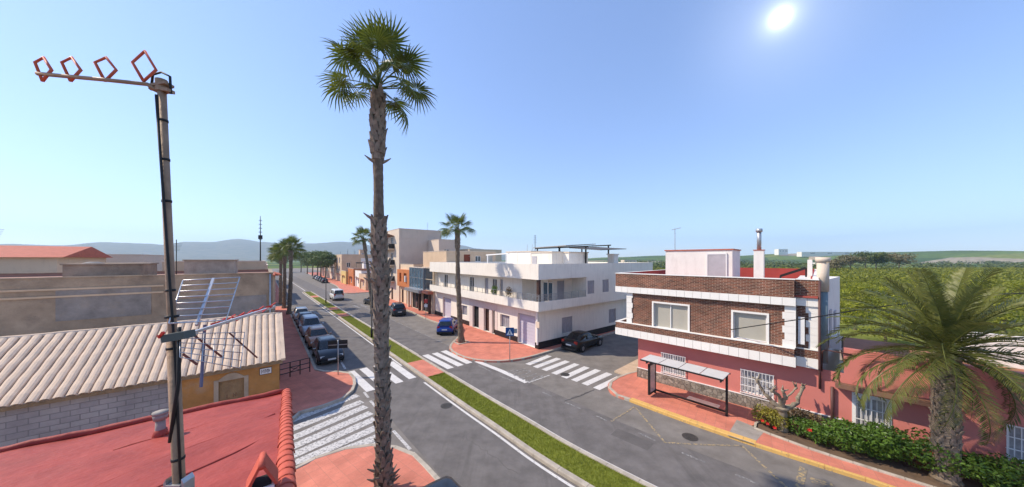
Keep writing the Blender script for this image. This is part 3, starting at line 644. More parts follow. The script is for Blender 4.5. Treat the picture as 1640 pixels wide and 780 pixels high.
# ---------------------------------------------------------------- neighbours on the right-hand row
def glass_shop():
    F = FW; root, loc = rect_house('shop_building', 'two-storey shop building with blue glass curtain wall upstairs', F, -29.8, -21.06, -.25, 1.7, 6.5, M_cream,
        front=[(-29.0,.13,-25.4,2.7,'win2'),(-24.9,.13,-21.8,2.7,'dark')], par=.4)
    n = 5; x0, x1 = -29.7, -24.0; ht = (3.35, 4.95, 6.45)
    for i in range(n):
        for j in range(2):
            g = MB(); w = (x1-x0)/n; g.box(x0+i*w+.04,x0+(i+1)*w-.04,-.5,-.28,ht[j]+.04,ht[j+1]-.04); part(root, loc, 'glass_panel', g, M_bglass)
    m = MB()
    for i in range(n+1): x = x0+(x1-x0)*i/n; m.box(x-.03,x+.03,-.55,-.26,3.3,6.5)
    for z in ht: m.box(x0-.03,x1+.03,-.54,-.261,z-.03,z+.03)
    part(root, loc, 'mullions', m, M_steel)
    for j in range(2):
        g = MB(); g.box(-23.9,-21.3,-.32,-.26,3.4+j*1.6,4.85+j*1.6); part(root, loc, 'glass_panel', g, M_glass)
    b = MB(); b.box(-29.9,-23.6,-1.3,-.26,2.85,3.3); part(root, loc, 'canopy', b, M_alu)
    b = MB(); b.box(-23.55,-21.1,-1.0,-.26,2.9,3.25); part(root, loc, 'canopy', b, mat('red_fascia',(.45,.16,.1),.7))
    for x in (-29.75,-25.2,-21.5): c = MB(); c.box(x-.14,x+.14,-.75,-.45,.1,2.85); part(root, loc, 'column', c, M_bwood if x > -28 else M_cream)
glass_shop()
def terracotta_house():
    F = FW; root, loc = rect_house('terraced_house', 'terracotta-fronted house with white shutters beside the glass shop', F, -36.4, -29.86, .2, 5.3, 6.9, M_cream,
        front=[(-35.6,.13,-34.6,2.4,'door'),(-33.2,.13,-30.6,2.6,'garage',M_shut),(-35.2,3.9,-34.2,5.4,'win'),(-33.0,3.9,-31.6,5.2,'win')], par=.4)
    b = MB(); 
    for h in ((-36.4,-35.2),(-34.2,-33.0),(-31.6,-29.9)): b.box(h[0]+.002,h[1]-.002,-.35,.195,3.3,5.9)
    b.box(-36.4,-29.9,-.348,.194,3.1,3.298); b.box(-36.398,-29.902,-.349,.193,5.902,6.0)
    for h in ((-35.2,-34.2),(-33.0,-31.6)): b.box(h[0],h[1],-.346,.194,3.3,3.88); b.box(h[0],h[1],-.346,.194,5.42,5.9)
    part(root, loc, 'terracotta_bay', b, M_terrac)
    s = MB(); s.box(-32.2,-31.9,-.5,-.352,4.0,5.0); s.box(-31.85,-31.55,-.6,-.352,4.0,5.0); part(root, loc, 'open_shutter', s, M_frame)
terracotta_house()
def tall_block():
    F = FW; fr = []
    for k in range(3): fr += [(-45.0,3.9+k*3,-43.4,6.0+k*3,'win'),(-41.4,3.9+k*3,-39.8,6.0+k*3,'win')]
    fr += [(-45,.13,-42.5,2.6,'garage',M_shut),(-41,.13,-39.9,2.4,'door')]
    root, loc = rect_house('apartment_block', 'tall beige apartment block with blank side wall and front balconies', F, -46, -36.44, 0, 8.2, 13.3, M_beige, front=fr, par=.6)
    for k in range(3):
        b = MB(); b.box(-45.6,-39,-1.1,-.003,3.55+k*3,3.75+k*3); sl_ = part(root, loc, 'balcony', b, M_cream)
        r = MB()
        for i in range(23): x = -45.55+6.5*i/22; r.bar((x,-1.05,3.75+k*3),(x,-1.05,4.65+k*3),.025)
        r.bar((-45.6,-1.05,4.67+k*3),(-39,-1.05,4.67+k*3),.05); r.box(-39.05,-39,-1.08,-.01,3.75+k*3,4.65+k*3); part(root, loc, 'railing', r, M_iron, parent=sl_)
    a = MB(); a.obox((-42.3,-.7,12.3),(3.2,0,0),(0,.75,-.22),(0,0,.05)); part(root, loc, 'awning', a, mat('brown_awning',(.22,.12,.08),.8))
    p = MB(); p.box(-36.42,-36.38,.4,3.8,11.6,12.9); part(root, loc, 'wall_panel', p, M_beige)
    an = MB(); an.tube([(-38,6,12.7),(-38,6,15)],.03,6); an.bar((-38.5,6,14.7),(-37.5,6,14.7),.02); an.bar((-38.4,6,14.4),(-37.6,6,14.4),.02); part(root, loc, 'aerial', an, M_steel)
tall_block()
M_rust = mat('rust_door',(.2,.045,.02),.7)
rect_house('house', 'tan upper storey behind the glass shop with a rust-brown roof door', FW, -29.7, -21.1, 1.75, 10.4, 8.95, M_tan, side=[(4.6,7.2,5.7,8.5,'door',M_rust),(6.6,7.4,7.6,8.3,'win'),(8.6,7.2,9.8,8.4,'blind')], par=.2)
rect_house('house', 'stepped beige block squeezed behind the terracotta house', FW, -36.3, -31.5, 5.4, 9.6, 11.3, M_beige, side=[(6.4,8.4,7.4,9.6,'win')], par=.4)
rect_house('house', 'low orange-cream rooftop house right of the stepped beige block', FW, -36, -29.8, 10.6, 18, 9.6, M_cream, side=[(12,7.4,13,8.6,'win'),(15,7.4,16,8.6,'win')], par=.3)
# ---------------------------------------------------------------- further along the right side
FAR = [
 ('low tan house with small windows facing the red pavement', -69, -61.5, .0, 9, 4.0, M_tan, [(-67.5,.13,-66.5,2.3,'door'),(-64.5,1.0,-63.4,2.2,'win')], [(1.6,2.6,3.6,3.5,'shut'),(5.2,.9,6.2,2.3,'win'),(7.3,.9,8.3,2.1,'win')]),
 ('white-fronted house with a tall dark arched door', -77, -69.05, .6, 9, 4.6, M_wwall2, [(-76,.13,-75,3.0,'door',M_iron),(-73,1.0,-71.6,2.6,'win')], [(1.5,.13,2.9,3.4,'door',M_iron)]),
 ('small orange house next to the arched door', -85, -77.05, .2, 8, 5.0, M_terrac, [(-83.5,.13,-82.5,2.4,'door'),(-80.5,1,-79,2.3,'win')], [(2.5,3.2,4.0,4.4,'win')]),
 ('pale yellow single-storey house behind the white van', -93, -85.05, -.4, 8, 4.1, mat('yellow_render',(.62,.46,.18),.9), [(-91.5,.13,-90.5,2.4,'door')], [(2,1,3.5,2.2,'win')]),
 ('three-storey tan block with aerials and a white roof-level loggia', -112, -98, .5, 17, 9.4, M_tan, [(-111,3.6,-109.2,5.4,'dark'),(-107.5,3.6,-105.6,5.4,'win'),(-111,6.4,-109.2,8.4,'dark'),(-107.5,6.4,-105.6,8.4,'win'),(-103,3.6,-101,5.4,'win'),(-103,6.4,-101,8.4,'win')], [(6.5,6.2,11.2,8.2,'win',M_frame),(2,5,3.2,6.6,'win')]),
 ('two-storey beige house beyond the tan block with small balconies', -124, -112.1, .2, 11, 7.2, M_beige, [(-122,3.8,-120.5,5.6,'win'),(-118,3.8,-116.5,5.6,'win'),(-115,.13,-113.6,2.4,'door')], [(3,4.4,4.5,6,'win')]),
 ('narrow cream house before the pine trees', -134, -124.1, .0, 11, 5.4, M_cream, [(-132,1,-130.5,2.4,'win'),(-128,.13,-127,2.3,'door')], [(3,3,4.5,4.5,'win')]),
 ('distant pinkish house at the far end of the right row', -150, -134.1, .3, 12, 6.4, mat('pinkish_render',(.5,.3,.22),.9), [(-146,3.8,-144.5,5.3,'win'),(-140,3.8,-138.5,5.3,'win')], [(4,4,5.5,5.5,'win')]),
]
for lab, x0, x1, y0, y1, h, m, f, s in FAR:
    root, loc = rect_house('house', lab, FW, x0, x1, y0, y1, h, m, front=f, side=s, par=.35)
    rr = random.Random(len(lab)*7+int(-x0)); b = MB(); hx_ = rr.uniform(x0+2,x1-2.5); hy_ = rr.uniform(y0+2,y1-3); b.box(hx_,hx_+2.2,hy_,hy_+2.4,h-.4,h+1.9); ho = part(root, loc, 'roof_hut', b, rr.choice((M_cream,M_wwall2,M_tan))); b = MB(); b.box(hx_-.1,hx_+2.3,hy_-.1,hy_+2.5,h+1.9,h+2.0); part(root, loc, 'hut_roof', b, M_flat, parent=ho)
    b = MB(); tx, ty = rr.uniform(x0+1,x1-1), rr.uniform(y0+1,y1-1); b.tube([(tx,ty,h-.35),(tx,ty,h+.7)],[.45,.42],12); part(root, loc, 'water_tank', b, M_grey_pav, True)
    b = MB(); ax, ay = rr.uniform(x0+1,x1-1), rr.uniform(y0+1,y1-1); b.tube([(ax,ay,h-.35),(ax,ay,h+2.2)],.03,5)
    for k in range(5): b.bar((ax-.4,ay,h+1.2+k*.2),(ax+.4,ay,h+1.2+k*.2),.02)
    part(root, loc, 'aerial', b, M_iron)
    b = MB(); b.obox(((x0+x1)/2,y0-.35,2.75),((x1-x0)*.28,0,0),(0,.36,-.14),(0,0,.03)); part(root, loc, 'awning', b, rr.choice((M_terrac,M_cream,MATS['brown_awning'])))
    if 'aerials' in lab:
        for k in range(7):
            a = MB(); x = -110+k*1.7; y = 2+k*2.0 % 9; a.tube([(x,y,9.0),(x,y,10.6+.4*(k%3))],.035,5); a.bar((x-.5,y,10.4),(x+.5,y,10.4),.03); part(root, loc, 'aerial', a, M_iron)
for i, (x, y0_, y1_, h, m, lab) in enumerate(((-118,12,22,6.5,M_cream,'cream house peeking behind the three-storey tan block'),(-88,10,11.8,7.4,M_beige,'slim beige stair tower behind the small orange house'),(-70,10.5,16,6.1,M_orange,'ochre two-storey house set back behind the low tan house'),(-140,13,26,8.2,M_tan,'tan block rising behind the far row by the pines'))):
    rect_house('house', lab, FW, x-9, x, y0_, y1_, h, m, side=[(y0_+.4+k*(y1_-y0_)*.3,h-2.2,y0_+.4+k*(y1_-y0_)*.3+min(1.2,(y1_-y0_)*.2),h-.9,'win') for k in range(3)], par=.3)
rect_house('apartment_block', 'cream four-storey block rising behind the far right row', FW, -90, -80, 13, 24, 11.0, M_cream, side=[(14.5+k*3.2,5+j*2.9,15.9+k*3.2,6.5+j*2.9,'win') for k in range(3) for j in range(2)], par=.4)
rect_house('house', 'long low tan house set back behind the arched-door house', FW, -79.9, -72, 12, 24, 5.9, M_tan, side=[(14,3.6,15.5,5,'win'),(19,3.6,20.5,5,'win')], par=.4)
rect_house('house', 'cream rooftop block seen between palm trunk and tall block', FW, -60.8, -50, 10, 20, 6.6, M_cream, side=[(11.5,3.6,13,5,'win'),(15,3.6,16.4,5,'win')], par=.4)
rect_house('house', 'cream terraced house left of the tall beige block', FW, -52.6, -46.06, .1, 10, 6.2, M_cream, front=[(-51.8,3.8,-50.6,5.4,'win'),(-48.9,3.8,-47.7,5.4,'win'),(-51.8,.13,-50.8,2.4,'door'),(-49.2,.9,-47.8,2.3,'win')], side=[(2,3.8,3.2,5.2,'win')], par=.4)
# ---------------------------------------------------------------- brown brick building over the pink ground floor
def stonemat():
    m = bpy.data.materials.new('stone_plinth'); m.use_nodes = True; t = m.node_tree; b = t.nodes['Principled BSDF']; b.inputs['Roughness'].default_value = .9
    tc = t.nodes.new('ShaderNodeTexCoord'); v = t.nodes.new('ShaderNodeTexVoronoi'); v.inputs['Scale'].default_value = 5.5; v.feature = 'F1'; t.links.new(tc.outputs['Object'], v.inputs['Vector'])
    r = t.nodes.new('ShaderNodeValToRGB'); r.color_ramp.elements[0].color = (.17,.14,.11,1); r.color_ramp.elements[1].color = (.36,.31,.25,1); sp = t.nodes.new('ShaderNodeSeparateColor'); t.links.new(v.outputs['Color'], sp.inputs[0]); t.links.new(sp.outputs[0], r.inputs['Fac'])
    e = t.nodes.new('ShaderNodeTexVoronoi'); e.feature = 'DISTANCE_TO_EDGE'; e.inputs['Scale'].default_value = 5.5; t.links.new(tc.outputs['Object'], e.inputs['Vector'])
    mr = t.nodes.new('ShaderNodeMapRange'); mr.inputs[2].default_value = .06; t.links.new(e.outputs['Distance'], mr.inputs[0])
    mx = t.nodes.new('ShaderNodeMix'); mx.data_type = 'RGBA'; mx.inputs['A'].default_value = (.1,.09,.08,1); t.links.new(mr.outputs[0], mx.inputs['Factor']); t.links.new(r.outputs['Color'], mx.inputs['B']); t.links.new(mx.outputs['Result'], b.inputs['Base Color'])
    bp = t.nodes.new('ShaderNodeBump'); bp.inputs['Strength'].default_value = .8; bp.inputs['Distance'].default_value = .03; t.links.new(mr.outputs[0], bp.inputs['Height']); t.links.new(bp.outputs[0], b.inputs['Normal']); return m
M_stone = stonemat()
def brick_building():
    F = FB; root = thing('brick_house', 'brown brick upper storey with white cladding bands over salmon-pink ground floor', 'building', F.w(0,0,0), F.a); loc = (0,0,0)
    pf = lambda a,d,z: (a,d,z); XE = 9.05
    # pink ground floor
    wins = []
    for u0, v0, u1, v1 in ((1060,566,1098,605),(1187,597,1239,643)):
        xa, xb = F.hit(u0,v1)[0], F.hit(u1,v1)[0]; zb = max(.75, F.hit((u0+u1)/2,(v1+v0)/2+20)[1]); wins.append((xa,.85,xb,2.05,'bars'))
    wr = (F.hit(1370,640)[0], .5, F.hit(1422,640)[0], 1.95, 'bars')
    xw2 = wr[2]+2.6; wins.append(wr); wins.append((xw2,.85,xw2+1.3,2.05,'bars')); wins.append((xw2+3.2,.1,xw2+4.3,2.2,'door',M_bwood))
    mb = MB(); skin(mb, pf, 0, XE, 0, 2.79, [w for w in wins if w[0] < XE], .14); skin(mb, pf, XE, 24, 0, 3.88, [w for w in wins if w[0] > XE], .14)
    mb.quad((0,0,0),(0,11,0),(0,11,2.79),(0,0,2.79)); mb.quad((XE,0,2.79),(XE,.4,2.79),(XE,.4,3.88),(XE,0,3.88)); mb.quad((24,0,0),(24,8,0),(24,8,3.88),(24,0,3.88)); mb.quad((XE,.3,3.88),(24,.3,3.88),(24,0,3.88),(XE,0,3.88)); mb.quad((XE,.3,3.0),(24,.3,3.0),(24,.3,3.88),(XE,.3,3.88))
    part(root, loc, 'ground_floor_wall', mb, M_pink)
    for w in wins: opening(root, pf, w, .14, loc)
    p = MB(); p.box(-.05,9.0,-.06,-.002,0,.72); p.box(-.05,-.002,-.06,11,0,.72); part(root, loc, 'stone_plinth', p, M_stone)
    p = MB(); p.box(9.0,24,-.055,-.002,0,.3); part(root, loc, 'plinth', p, M_wwall)
    p = MB(); p.box(-.06,9.0,-.075,-.001,.72,.76); part(root, loc, 'plinth_coping', p, M_frame)
    # overhanging upper floor: box from x=-1.1..X1, y=-.9..10
    n = -.58; X0 = -1.26; X1 = F.hit(1272,500,n)[0]; D2 = 10; XS = X1+.1; n2 = -.2; X2 = F.hit(1311,500,n2)[0]
    zs = dict(sk0=2.79, sk1=3.25, lb=3.62, wt=5.62, wb=6.0, top=6.84)
    core = MB(); core.box(X0+.75,X1-.02,n+.18,D2,2.9,zs['wb']); core.box(X1-.03,X2-.02,n2+.12,D2,2.92,6.02)
    # main brick wall with two window openings
    w2 = []
    for u0, v0, u1, v1 in ((1047,487.5,1102,527),(1174.5,502,1228,546)):
        xa, xb = F.hit(u0,507,n+.18)[0], F.hit(u1,507,n+.18)[0]; w2.append((xa,F.hit((u0+u1)/2,(v1 if u0<1100 else v1-1),n+.18)[1],xb,F.hit((u0+u1)/2,v0,n+.18)[1],'blind' if u0 < 1100 else 'blind1'))
    pu = lambda a,d,z: (a,n+.18+d,z); mb = MB(); skin(mb, pu, X0+.75, X1, zs['lb'], zs['wt'], w2, .16)
    mb.quad((X0+.75,n+.18,zs['lb']),(X0+.75,D2,zs['lb']),(X0+.75,D2,zs['wt']),(X0+.75,n+.18,zs['wt']))
    mb.quad((X1,n+.18,zs['lb']),(X1,n2+.1,zs['lb']),(X1,n2+.1,zs['wt']),(X1,n+.18,zs['wt']))
    mb.quad((X1,n2+.1,zs['lb']),(X2,n2+.1,zs['lb']),(X2,n2+.1,zs['wt']),(X1,n2+.1,zs['wt']))
    part(root, loc, 'brick_wall', mb, M_brick)
    for h in w2:
        opening(root, pu, h, .16, loc); f = MB(); t = .09
        pbox(f,pu,h[0]-t,h[2]+t,-.05,.0,h[3],h[3]+t); pbox(f,pu,h[0]-t,h[2]+t,-.05,.0,h[1]-t,h[1]); pbox(f,pu,h[0]-t,h[0],-.049,.0,h[1],h[3]); pbox(f,pu,h[2],h[2]+t,-.049,.0,h[1],h[3]); part(root, loc, 'window_surround', f, M_wstone)
    # parapet and lower band in brick
    b = MB()
    for z0, z1 in ((zs['sk1'],zs['lb']),(zs['wb'],zs['top'])):
        b.box(X0,X1,n,n+.25,z0,z1); b.box(X0,X0+.25,n+.25,D2,z0,z1); b.box(X1,X2,n2,n2+.25,z0,z1); b.box(X1-.25,X1-.001,n+.25,n2+.24,z0,z1)
    part(root, loc, 'brick_band', b, M_brick)
    b = MB(); b.box(X0-.03,X1+.03,n-.03,n+.28,6.84,6.88); b.box(X0-.03,X0+.28,n+.28,D2,6.84,6.88); b.box(X1+.03,X2+.02,n2-.03,n2+.28,6.84,6.88)
    b.box(X0-.02,X1+.02,n-.02,n+.2,3.62,3.66); b.box(X0-.02,X0+.2,n+.2,D2,3.62,3.66); b.box(X1+.02,X2,n2-.02,n2+.2,3.62,3.66)
    part(root, loc, 'coping', b, M_wstone)
    # white cladding: each tile its own piece
    def tiles(z0, z1, yf, xa, xb, step, th=.05, ax='x'):
        k = max(1, round((xb-xa)/step)); w = (xb-xa)/k
        for i in range(k):
            t = MB(); e = .006; d = random.uniform(0, .006)
            if ax == 'x': t.box(xa+i*w+e,xa+(i+1)*w-e,yf-th-d,yf-.001,z0+e,z1-e)
            else: t.box(yf-th-d,yf-.001,xa+i*w+e,xa+(i+1)*w-e,z0+e,z1-e)
            part(root, loc, 'cladding_tile', t, M_wstone)
    bk = MB(); bk.box(X0+.02,X1-.02,n+.02,n+.3,zs['sk0'],zs['sk1']); bk.box(X0+.02,X1-.02,n+.02,n+.3,zs['wt'],zs['wb']); bk.box(X0+.02,X0+.3,n+.3,D2,zs['sk0'],zs['sk1']); bk.box(X0+.02,X0+.3,n+.3,D2,zs['wt'],zs['wb']); bk.box(X1-.02,X2-.02,n2+.02,n2+.3,zs['sk0'],zs['sk1']); bk.box(X1-.02,X2-.02,n2+.02,n2+.3,zs['wt'],zs['wb'])
    part(root, loc, 'band_backing', bk, M_kerb)
    for z0, z1 in ((zs['sk0'],zs['sk1']),(zs['wt'],zs['wb'])):
        tiles(z0, z1, n+.02, X0, X1, .42); tiles(z0, z1, X0+.02, n, D2, .42, ax='y'); tiles(z0, z1, n2+.02, X1+.05, X2, .4)
        c = MB(); c.box(X1-.02,X1+.05,n-.03,n2+.0,z0+.004,z1-.004); part(root, loc, 'cladding_tile', c, M_wstone)
    sf = MB(); sf.box(X0+.02,X1-.02,n+.04,.0,2.795,2.85); sf.box(X0+.02,-.001,0,D2,2.796,2.85); sf.box(X1-.02,X2-.02,n2+.04,0,2.797,2.85); part(root, loc, 'soffit', sf, M_wstone)
    # quoins
    zq = zs['lb']+.04
    for i in range(6):
        h = (zs['wt']-zq)/6; w = .34 if i % 2 else .42
        q = MB(); q.box(X1-w,X1+.05,n+.12,n+.179,zq+i*h+.004,zq+(i+1)*h-.004); q.box(X1-.001,X1+.05,n+.18,n2+.05,zq+i*h+.004,zq+(i+1)*h-.004); part(root, loc, 'quoin', q, M_wstone)
        q = MB(); w = .42 if i % 2 else .32; q.box(X2-w,X2,n2+.04,n2+.099,zq+i*h+.004,zq+(i+1)*h-.004); part(root, loc, 'quoin', q, M_wstone)
        q = MB(); w = .34 if i % 2 else .28; q.box(X0+.69,X0+.75+w,n+.12,n+.179,zq+i*h+.004,zq+(i+1)*h-.004); q.box(X0+.69,X0+.749,n+.18,n+.5,zq+i*h+.004,zq+(i+1)*h-.004); part(root, loc, 'quoin', q, M_wstone)
    sb = MB(); sb.box(X1+.12,X1+.34,n2-.12,n2+.098,3.85,5.1); part(root, loc, 'shutter_box', sb, M_frame)
    r = MB(); r.box(X0+.25,X2-.02,n+.25,D2-.2,6.02,6.1); part(root, loc, 'roof', r, mat('red_terrace',(.36,.08,.06),.8,.2,1.5))
    r = MB(); r.box(X0,X2,D2-.2,D2,2.8,7.12); r.box(X2-.2,X2-.001,n2+.26,D2-.2,2.8,6.95); part(root, loc, 'rear_wall', r, M_wwall2)
    r = MB(); r.box(X0+.26,X2-.21,D2-.26,D2-.201,6.1,7.13); r.box(X2-.26,X2-.202,n2+.27,D2-.26,6.1,6.96); r.box(X0+.251,X0+.3,n+.3,D2-.26,6.1,6.88); part(root, loc, 'parapet_lining', r, mat('red_lining',(.33,.055,.045),.8,.15,1))
    bmm = MB(); p0 = F.hit(1250,442,5.0); p1 = F.hit(1291,429,5.0); bmm.bar((p0[0],5.0,p0[1]),(p1[0],5.0,p1[1]),.14); bmm.bar((p0[0],5.0,p0[1]),(p0[0],5.0,6.1),.08); bmm.bar((p1[0],5.0,p1[1]),(p1[0],5.0,6.1),.08); part(root, loc, 'roof_beam', bmm, M_iron)
    # balcony railing on the far side street end
    g = MB()
    for k in range(14): y = 1.0+k*.25; g.bar((X0+.1,y,3.62),(X0+.1,y,4.5),.025)
    g.bar((X0+.1,1,4.5),(X0+.1,4.25,4.5),.04); part(root, loc, 'railing', g, M_iron)
    # roof stair hut: measured on the plane y=3
    yh = 3.2; xa, xb, xc = F.hit(1066,425,yh)[0], F.hit(1134,425,yh)[0], F.hit(1173,425,yh)[0]; zt = F.hit(1100,401.5,yh)[1]
    h = MB(); h.box(xa,xc,yh,yh+2.6,6.1,zt); hut_ = part(root, loc, 'roof_hut', h, M_wwall2)
    c = MB(); c.box(xa-.06,xc+.06,yh-.06,yh+2.66,zt,zt+.07); part(root, loc, 'hut_roof', c, M_terra, parent=hut_)
    d = MB(); d.box(xb,xb+.95,yh-.05,yh-.002,6.1,zt-.3); part(root, loc, 'hut_door', d, M_shut, parent=hut_)
    d = MB(); d.box(xb-.08,xb-.01,yh-.07,yh-.003,6.1,zt-.2); d.box(xb+.96,xb+1.03,yh-.07,yh-.003,6.1,zt-.2); d.box(xb-.08,xb+1.03,yh-.071,yh-.004,zt-.28,zt-.2); part(root, loc, 'door_frame', d, M_frame, parent=hut_)
    # chimney with metal flue
    yc = 1.4; x0, x1 = F.hit(1207,430,yc)[0], F.hit(1223,430,yc)[0]; zc = F.hit(1215,401,yc)[1]; zf = F.hit(1215,366,yc)[1]
    c = MB(); c.box(x0,x1,yc,yc+(x1-x0),6.1,zc); ch = part(root, loc, 'chimney', c, M_wwall2); xm, ym = (x0+x1)/2, yc+(x1-x0)/2
    c = MB(); c.box(x0-.03,x1+.03,yc-.03,yc+(x1-x0)+.03,zc,zc+.04); part(root, loc, 'cap', c, M_terra, parent=ch)
    c = MB(); c.tube([(xm,ym,zc),(xm,ym,zf)],.1,12); c.tube([(xm,ym,zf-.18),(xm,ym,zf)],.15,12); part(root, loc, 'flue', c, M_steel, True, parent=ch)
    # broad chimney stack and pipe at the right end
    ys = 1.6; x0, x1 = F.hit(1293,420,ys)[0], F.hit(1321,420,ys)[0]-.25; z1 = F.hit(1300,416,ys)[1]
    c = MB(); c.box(x0,min(x1,X2-.22),ys,ys+.7,6.1,z1); st = part(root, loc, 'chimney_stack', c, M_wwall2)
    c = MB(); c.box(x0+.05,x0+.45,ys+.1,ys+.6,z1,z1+.16); part(root, loc, 'chimney_pot', c, M_kerb, parent=st)
    xp = X2+.14; yp = n2+.62; zp = P(1317,412,Vector(F.w(xp,yp)).y).z
    c = MB(); c.tube([(xp,yp,6.3),(xp,yp,zp)],.21,14); c.tube([(xp,yp,zp-.22),(xp,yp,zp)],.26,14); part(root, loc, 'chimney_pot', c, M_beige, True)
    c = MB(); c.tube([(xp,yp,3.0),(xp,yp,6.3)],.17,14); part(root, loc, 'flue_pipe', c, mat('blue_grey_pipe',(.2,.26,.28),.55,.15,3), True)
    # white side annex going back on the right
    a = MB(); px = X2+.38; a.v = []
    A = Vector((px-.36,n2+.55,0)); tB = Vector(F.w(0,7.0)); kk = (1345-CX)/FPX; xb_ = (kk*tB.y-tB.x)/(F.ex.x-kk*F.ex.y); B = Vector((max(xb_,px-.3),7.0,0)); C = Vector((px-1.2,7.0,0))
    a.prism([(A.x,A.y),(B.x,B.y),(C.x,C.y),(px-1.2,A.y)], 0.05, 6.75); an = part(root, loc, 'side_wall', a, M_wwall2)
    dirv = (B-A).normalized(); nn = Vector((dirv.y,-dirv.x,0))
    for s, zb in ((1.6,4.4),(3.1,4.5),(4.6,4.3)):
        w = MB(); q = A+dirv*s+nn*.01; w.obox((q.x,q.y,zb),dirv*.3,nn*.03,(0,0,.65)); part(root, loc, 'window', w, M_shut)
    ac = MB(); q = A+dirv*2.6+nn*.28; ac.obox((q.x,q.y,3.6),dirv*.42,nn*.2,(0,0,.32)); au = part(root, loc, 'air_conditioner', ac, M_frame)
    f = MB(); q2 = q+nn*.21; f.obox((q2.x,q2.y,3.6),dirv*.26,nn*.012,(0,0,.26)); part(root, loc, 'fan_grille', f, M_iron, parent=au)
    # terrace block behind the pink parapet
    t = MB(); t.box(XE+.05,24,.31,8,2.8,3.0); part(root, loc, 'terrace_floor', t, mat('rust_floor',(.33,.14,.08),.85,.2,2))
    t = MB(); t.box(XE+3.3,XE+9,5.4,5.6,3.0,4.4); part(root, loc, 'terrace_wall', t, M_wwall2)
    t = MB(); t.box(24-.2,24-.002,.3,8,0,4.4); part(root, loc, 'end_wall', t, M_wwall2)
    # drain pipes
    d = MB(); xq = F.hit(1313,560)[0]; d.tube([(X2+.03,n2-.06,6.8),(X2+.03,n2-.06,2.75),(xq,-.08,2.45),(xq,-.08,1.9)],.045,8); part(root, loc, 'drain_pipe', d, mat('brown_pipe',(.1,.045,.04),.5), True)
    xq = F.hit(1333,640)[0]; d = MB(); d.tube([(xq,-.09,2.1),(xq,-.09,.12)],.06,8); part(root, loc, 'drain_pipe', d, MATS['brown_pipe'], True)
    d = MB(); d.tube([(F.hit(1316,580)[0],-.05,2.7),(F.hit(1317,560)[0],-.05,3.62),(F.hit(1323,556)[0],-.05,3.7),(F.hit(1365,562)[0],-.05,3.66)],.03,6); part(root, loc, 'cable_duct', d, MATS['brown_pipe'], True)
    # brown awning beam over the right window
    a = MB(); a.obox((wr[0]+.9,-.35,2.32),(1.5,0,0),(0,.34,-.06),(0,0,.1)); part(root, loc, 'awning', a, MATS['brown_awning'])
    f = MB(); pbox(f,pf,wr[0]-.1,wr[2]+.1,-.03,-.001,wr[3],wr[3]+.1); pbox(f,pf,wr[0]-.1,wr[2]+.1,-.03,-.001,wr[1]-.1,wr[1]); pbox(f,pf,wr[0]-.1,wr[0],-.029,-.001,wr[1],wr[3]); pbox(f,pf,wr[2],wr[2]+.1,-.029,-.001,wr[1],wr[3]); part(root, loc, 'window_surround', f, M_frame)
    ar = MB(); x, z = F.hit(1081,400,4.5); ar.tube([(x,4.5,6.1),(x,4.5,F.hit(1081,366,4.5)[1])],.025,6); zz = F.hit(1081,368,4.5)[1]; ar.bar((x-.25,4.5,zz),(x+.4,4.5,zz+.12),.03)
    for k in range(6): ar.bar((x-.2+k*.11,4.35,zz+.02*k),(x-.2+k*.11,4.65,zz+.02*k),.012)
    part(root, loc, 'aerial', ar, M_steel)
    return X2, n2
brick_building()

# ---------------------------------------------------------------- bus shelter
def shelter():
    a, b = G(1049,629,.13), G(1164,666,.13); d = (b-a); L = d.length; ang = math.atan2(d.y, d.x); F = Frame((a.x,a.y), ang)
    root = thing('bus_shelter', 'black-framed bus shelter with flat pale roof panels on red pavement', 'bus shelter', F.w(0,0,.125), ang); loc = (0,0,-.125); H_ = 2.12
    for x in (0, L):
        p = MB(); p.box(x-.045,x+.045,-.045,.045,.125,H_); part(root, loc, 'post', p, M_iron)
    p = MB(); p.box(.045,L-.045,-.03,.03,.27,.36); p.box(.045,L-.045,-.03,.03,H_-.09,H_); part(root, loc, 'rail', p, M_iron)
    for x in (0, L): p = MB(); p.obox((x,-.5,H_+.02),(.03,0,0),(0,.62,.03),(0,0,.05)); part(root, loc, 'roof_arm', p, M_iron)
    e = MB(); e.box(-.35,L+.12,-1.12,-1.08,H_+.03,H_+.1); e.box(-.35,L+.12,.12,.16,H_+.03,H_+.1); part(root, loc, 'roof_edge', e, M_iron)
    w = (L+.45)/4
    for i in range(4): p = MB(); p.box(-.34+i*w+.02,-.34+(i+1)*w-.02,-1.07,.11,H_+.075,H_+.11); part(root, loc, 'roof_panel', p, mat('pale_panel',(.55,.54,.52),.5,.06,2))
    g = MB(); g.box(-.05,.05,-.82,-.72,.25,1.95); g.box(-.05,.05,-.72,-.05,1.86,1.95); g.box(-.05,.05,-.72,-.05,.25,.34); f = part(root, loc, 'side_panel_frame', g, M_iron)
    g = MB(); g.box(-.03,.03,-.72,-.05,.34,1.86); part(root, loc, 'side_panel', g, mat('frosted_panel',(.5,.46,.46),.2,.08,2,spec=.6))
    b0 = L*.52
    for k in range(3): s = MB(); s.box(b0,L-.25,-.42+k*.13,-.32+k*.13,.55,.575); part(root, loc, 'bench_slat', s, M_alu)
    s = MB(); 
    for x in (b0+.15, L-.4): s.box(x-.03,x+.03,-.38,-.03,.48,.55); s.box(x-.03,x+.03,-.06,-.031,.3,.48)
    part(root, loc, 'bench_bracket', s, M_iron)
shelter()

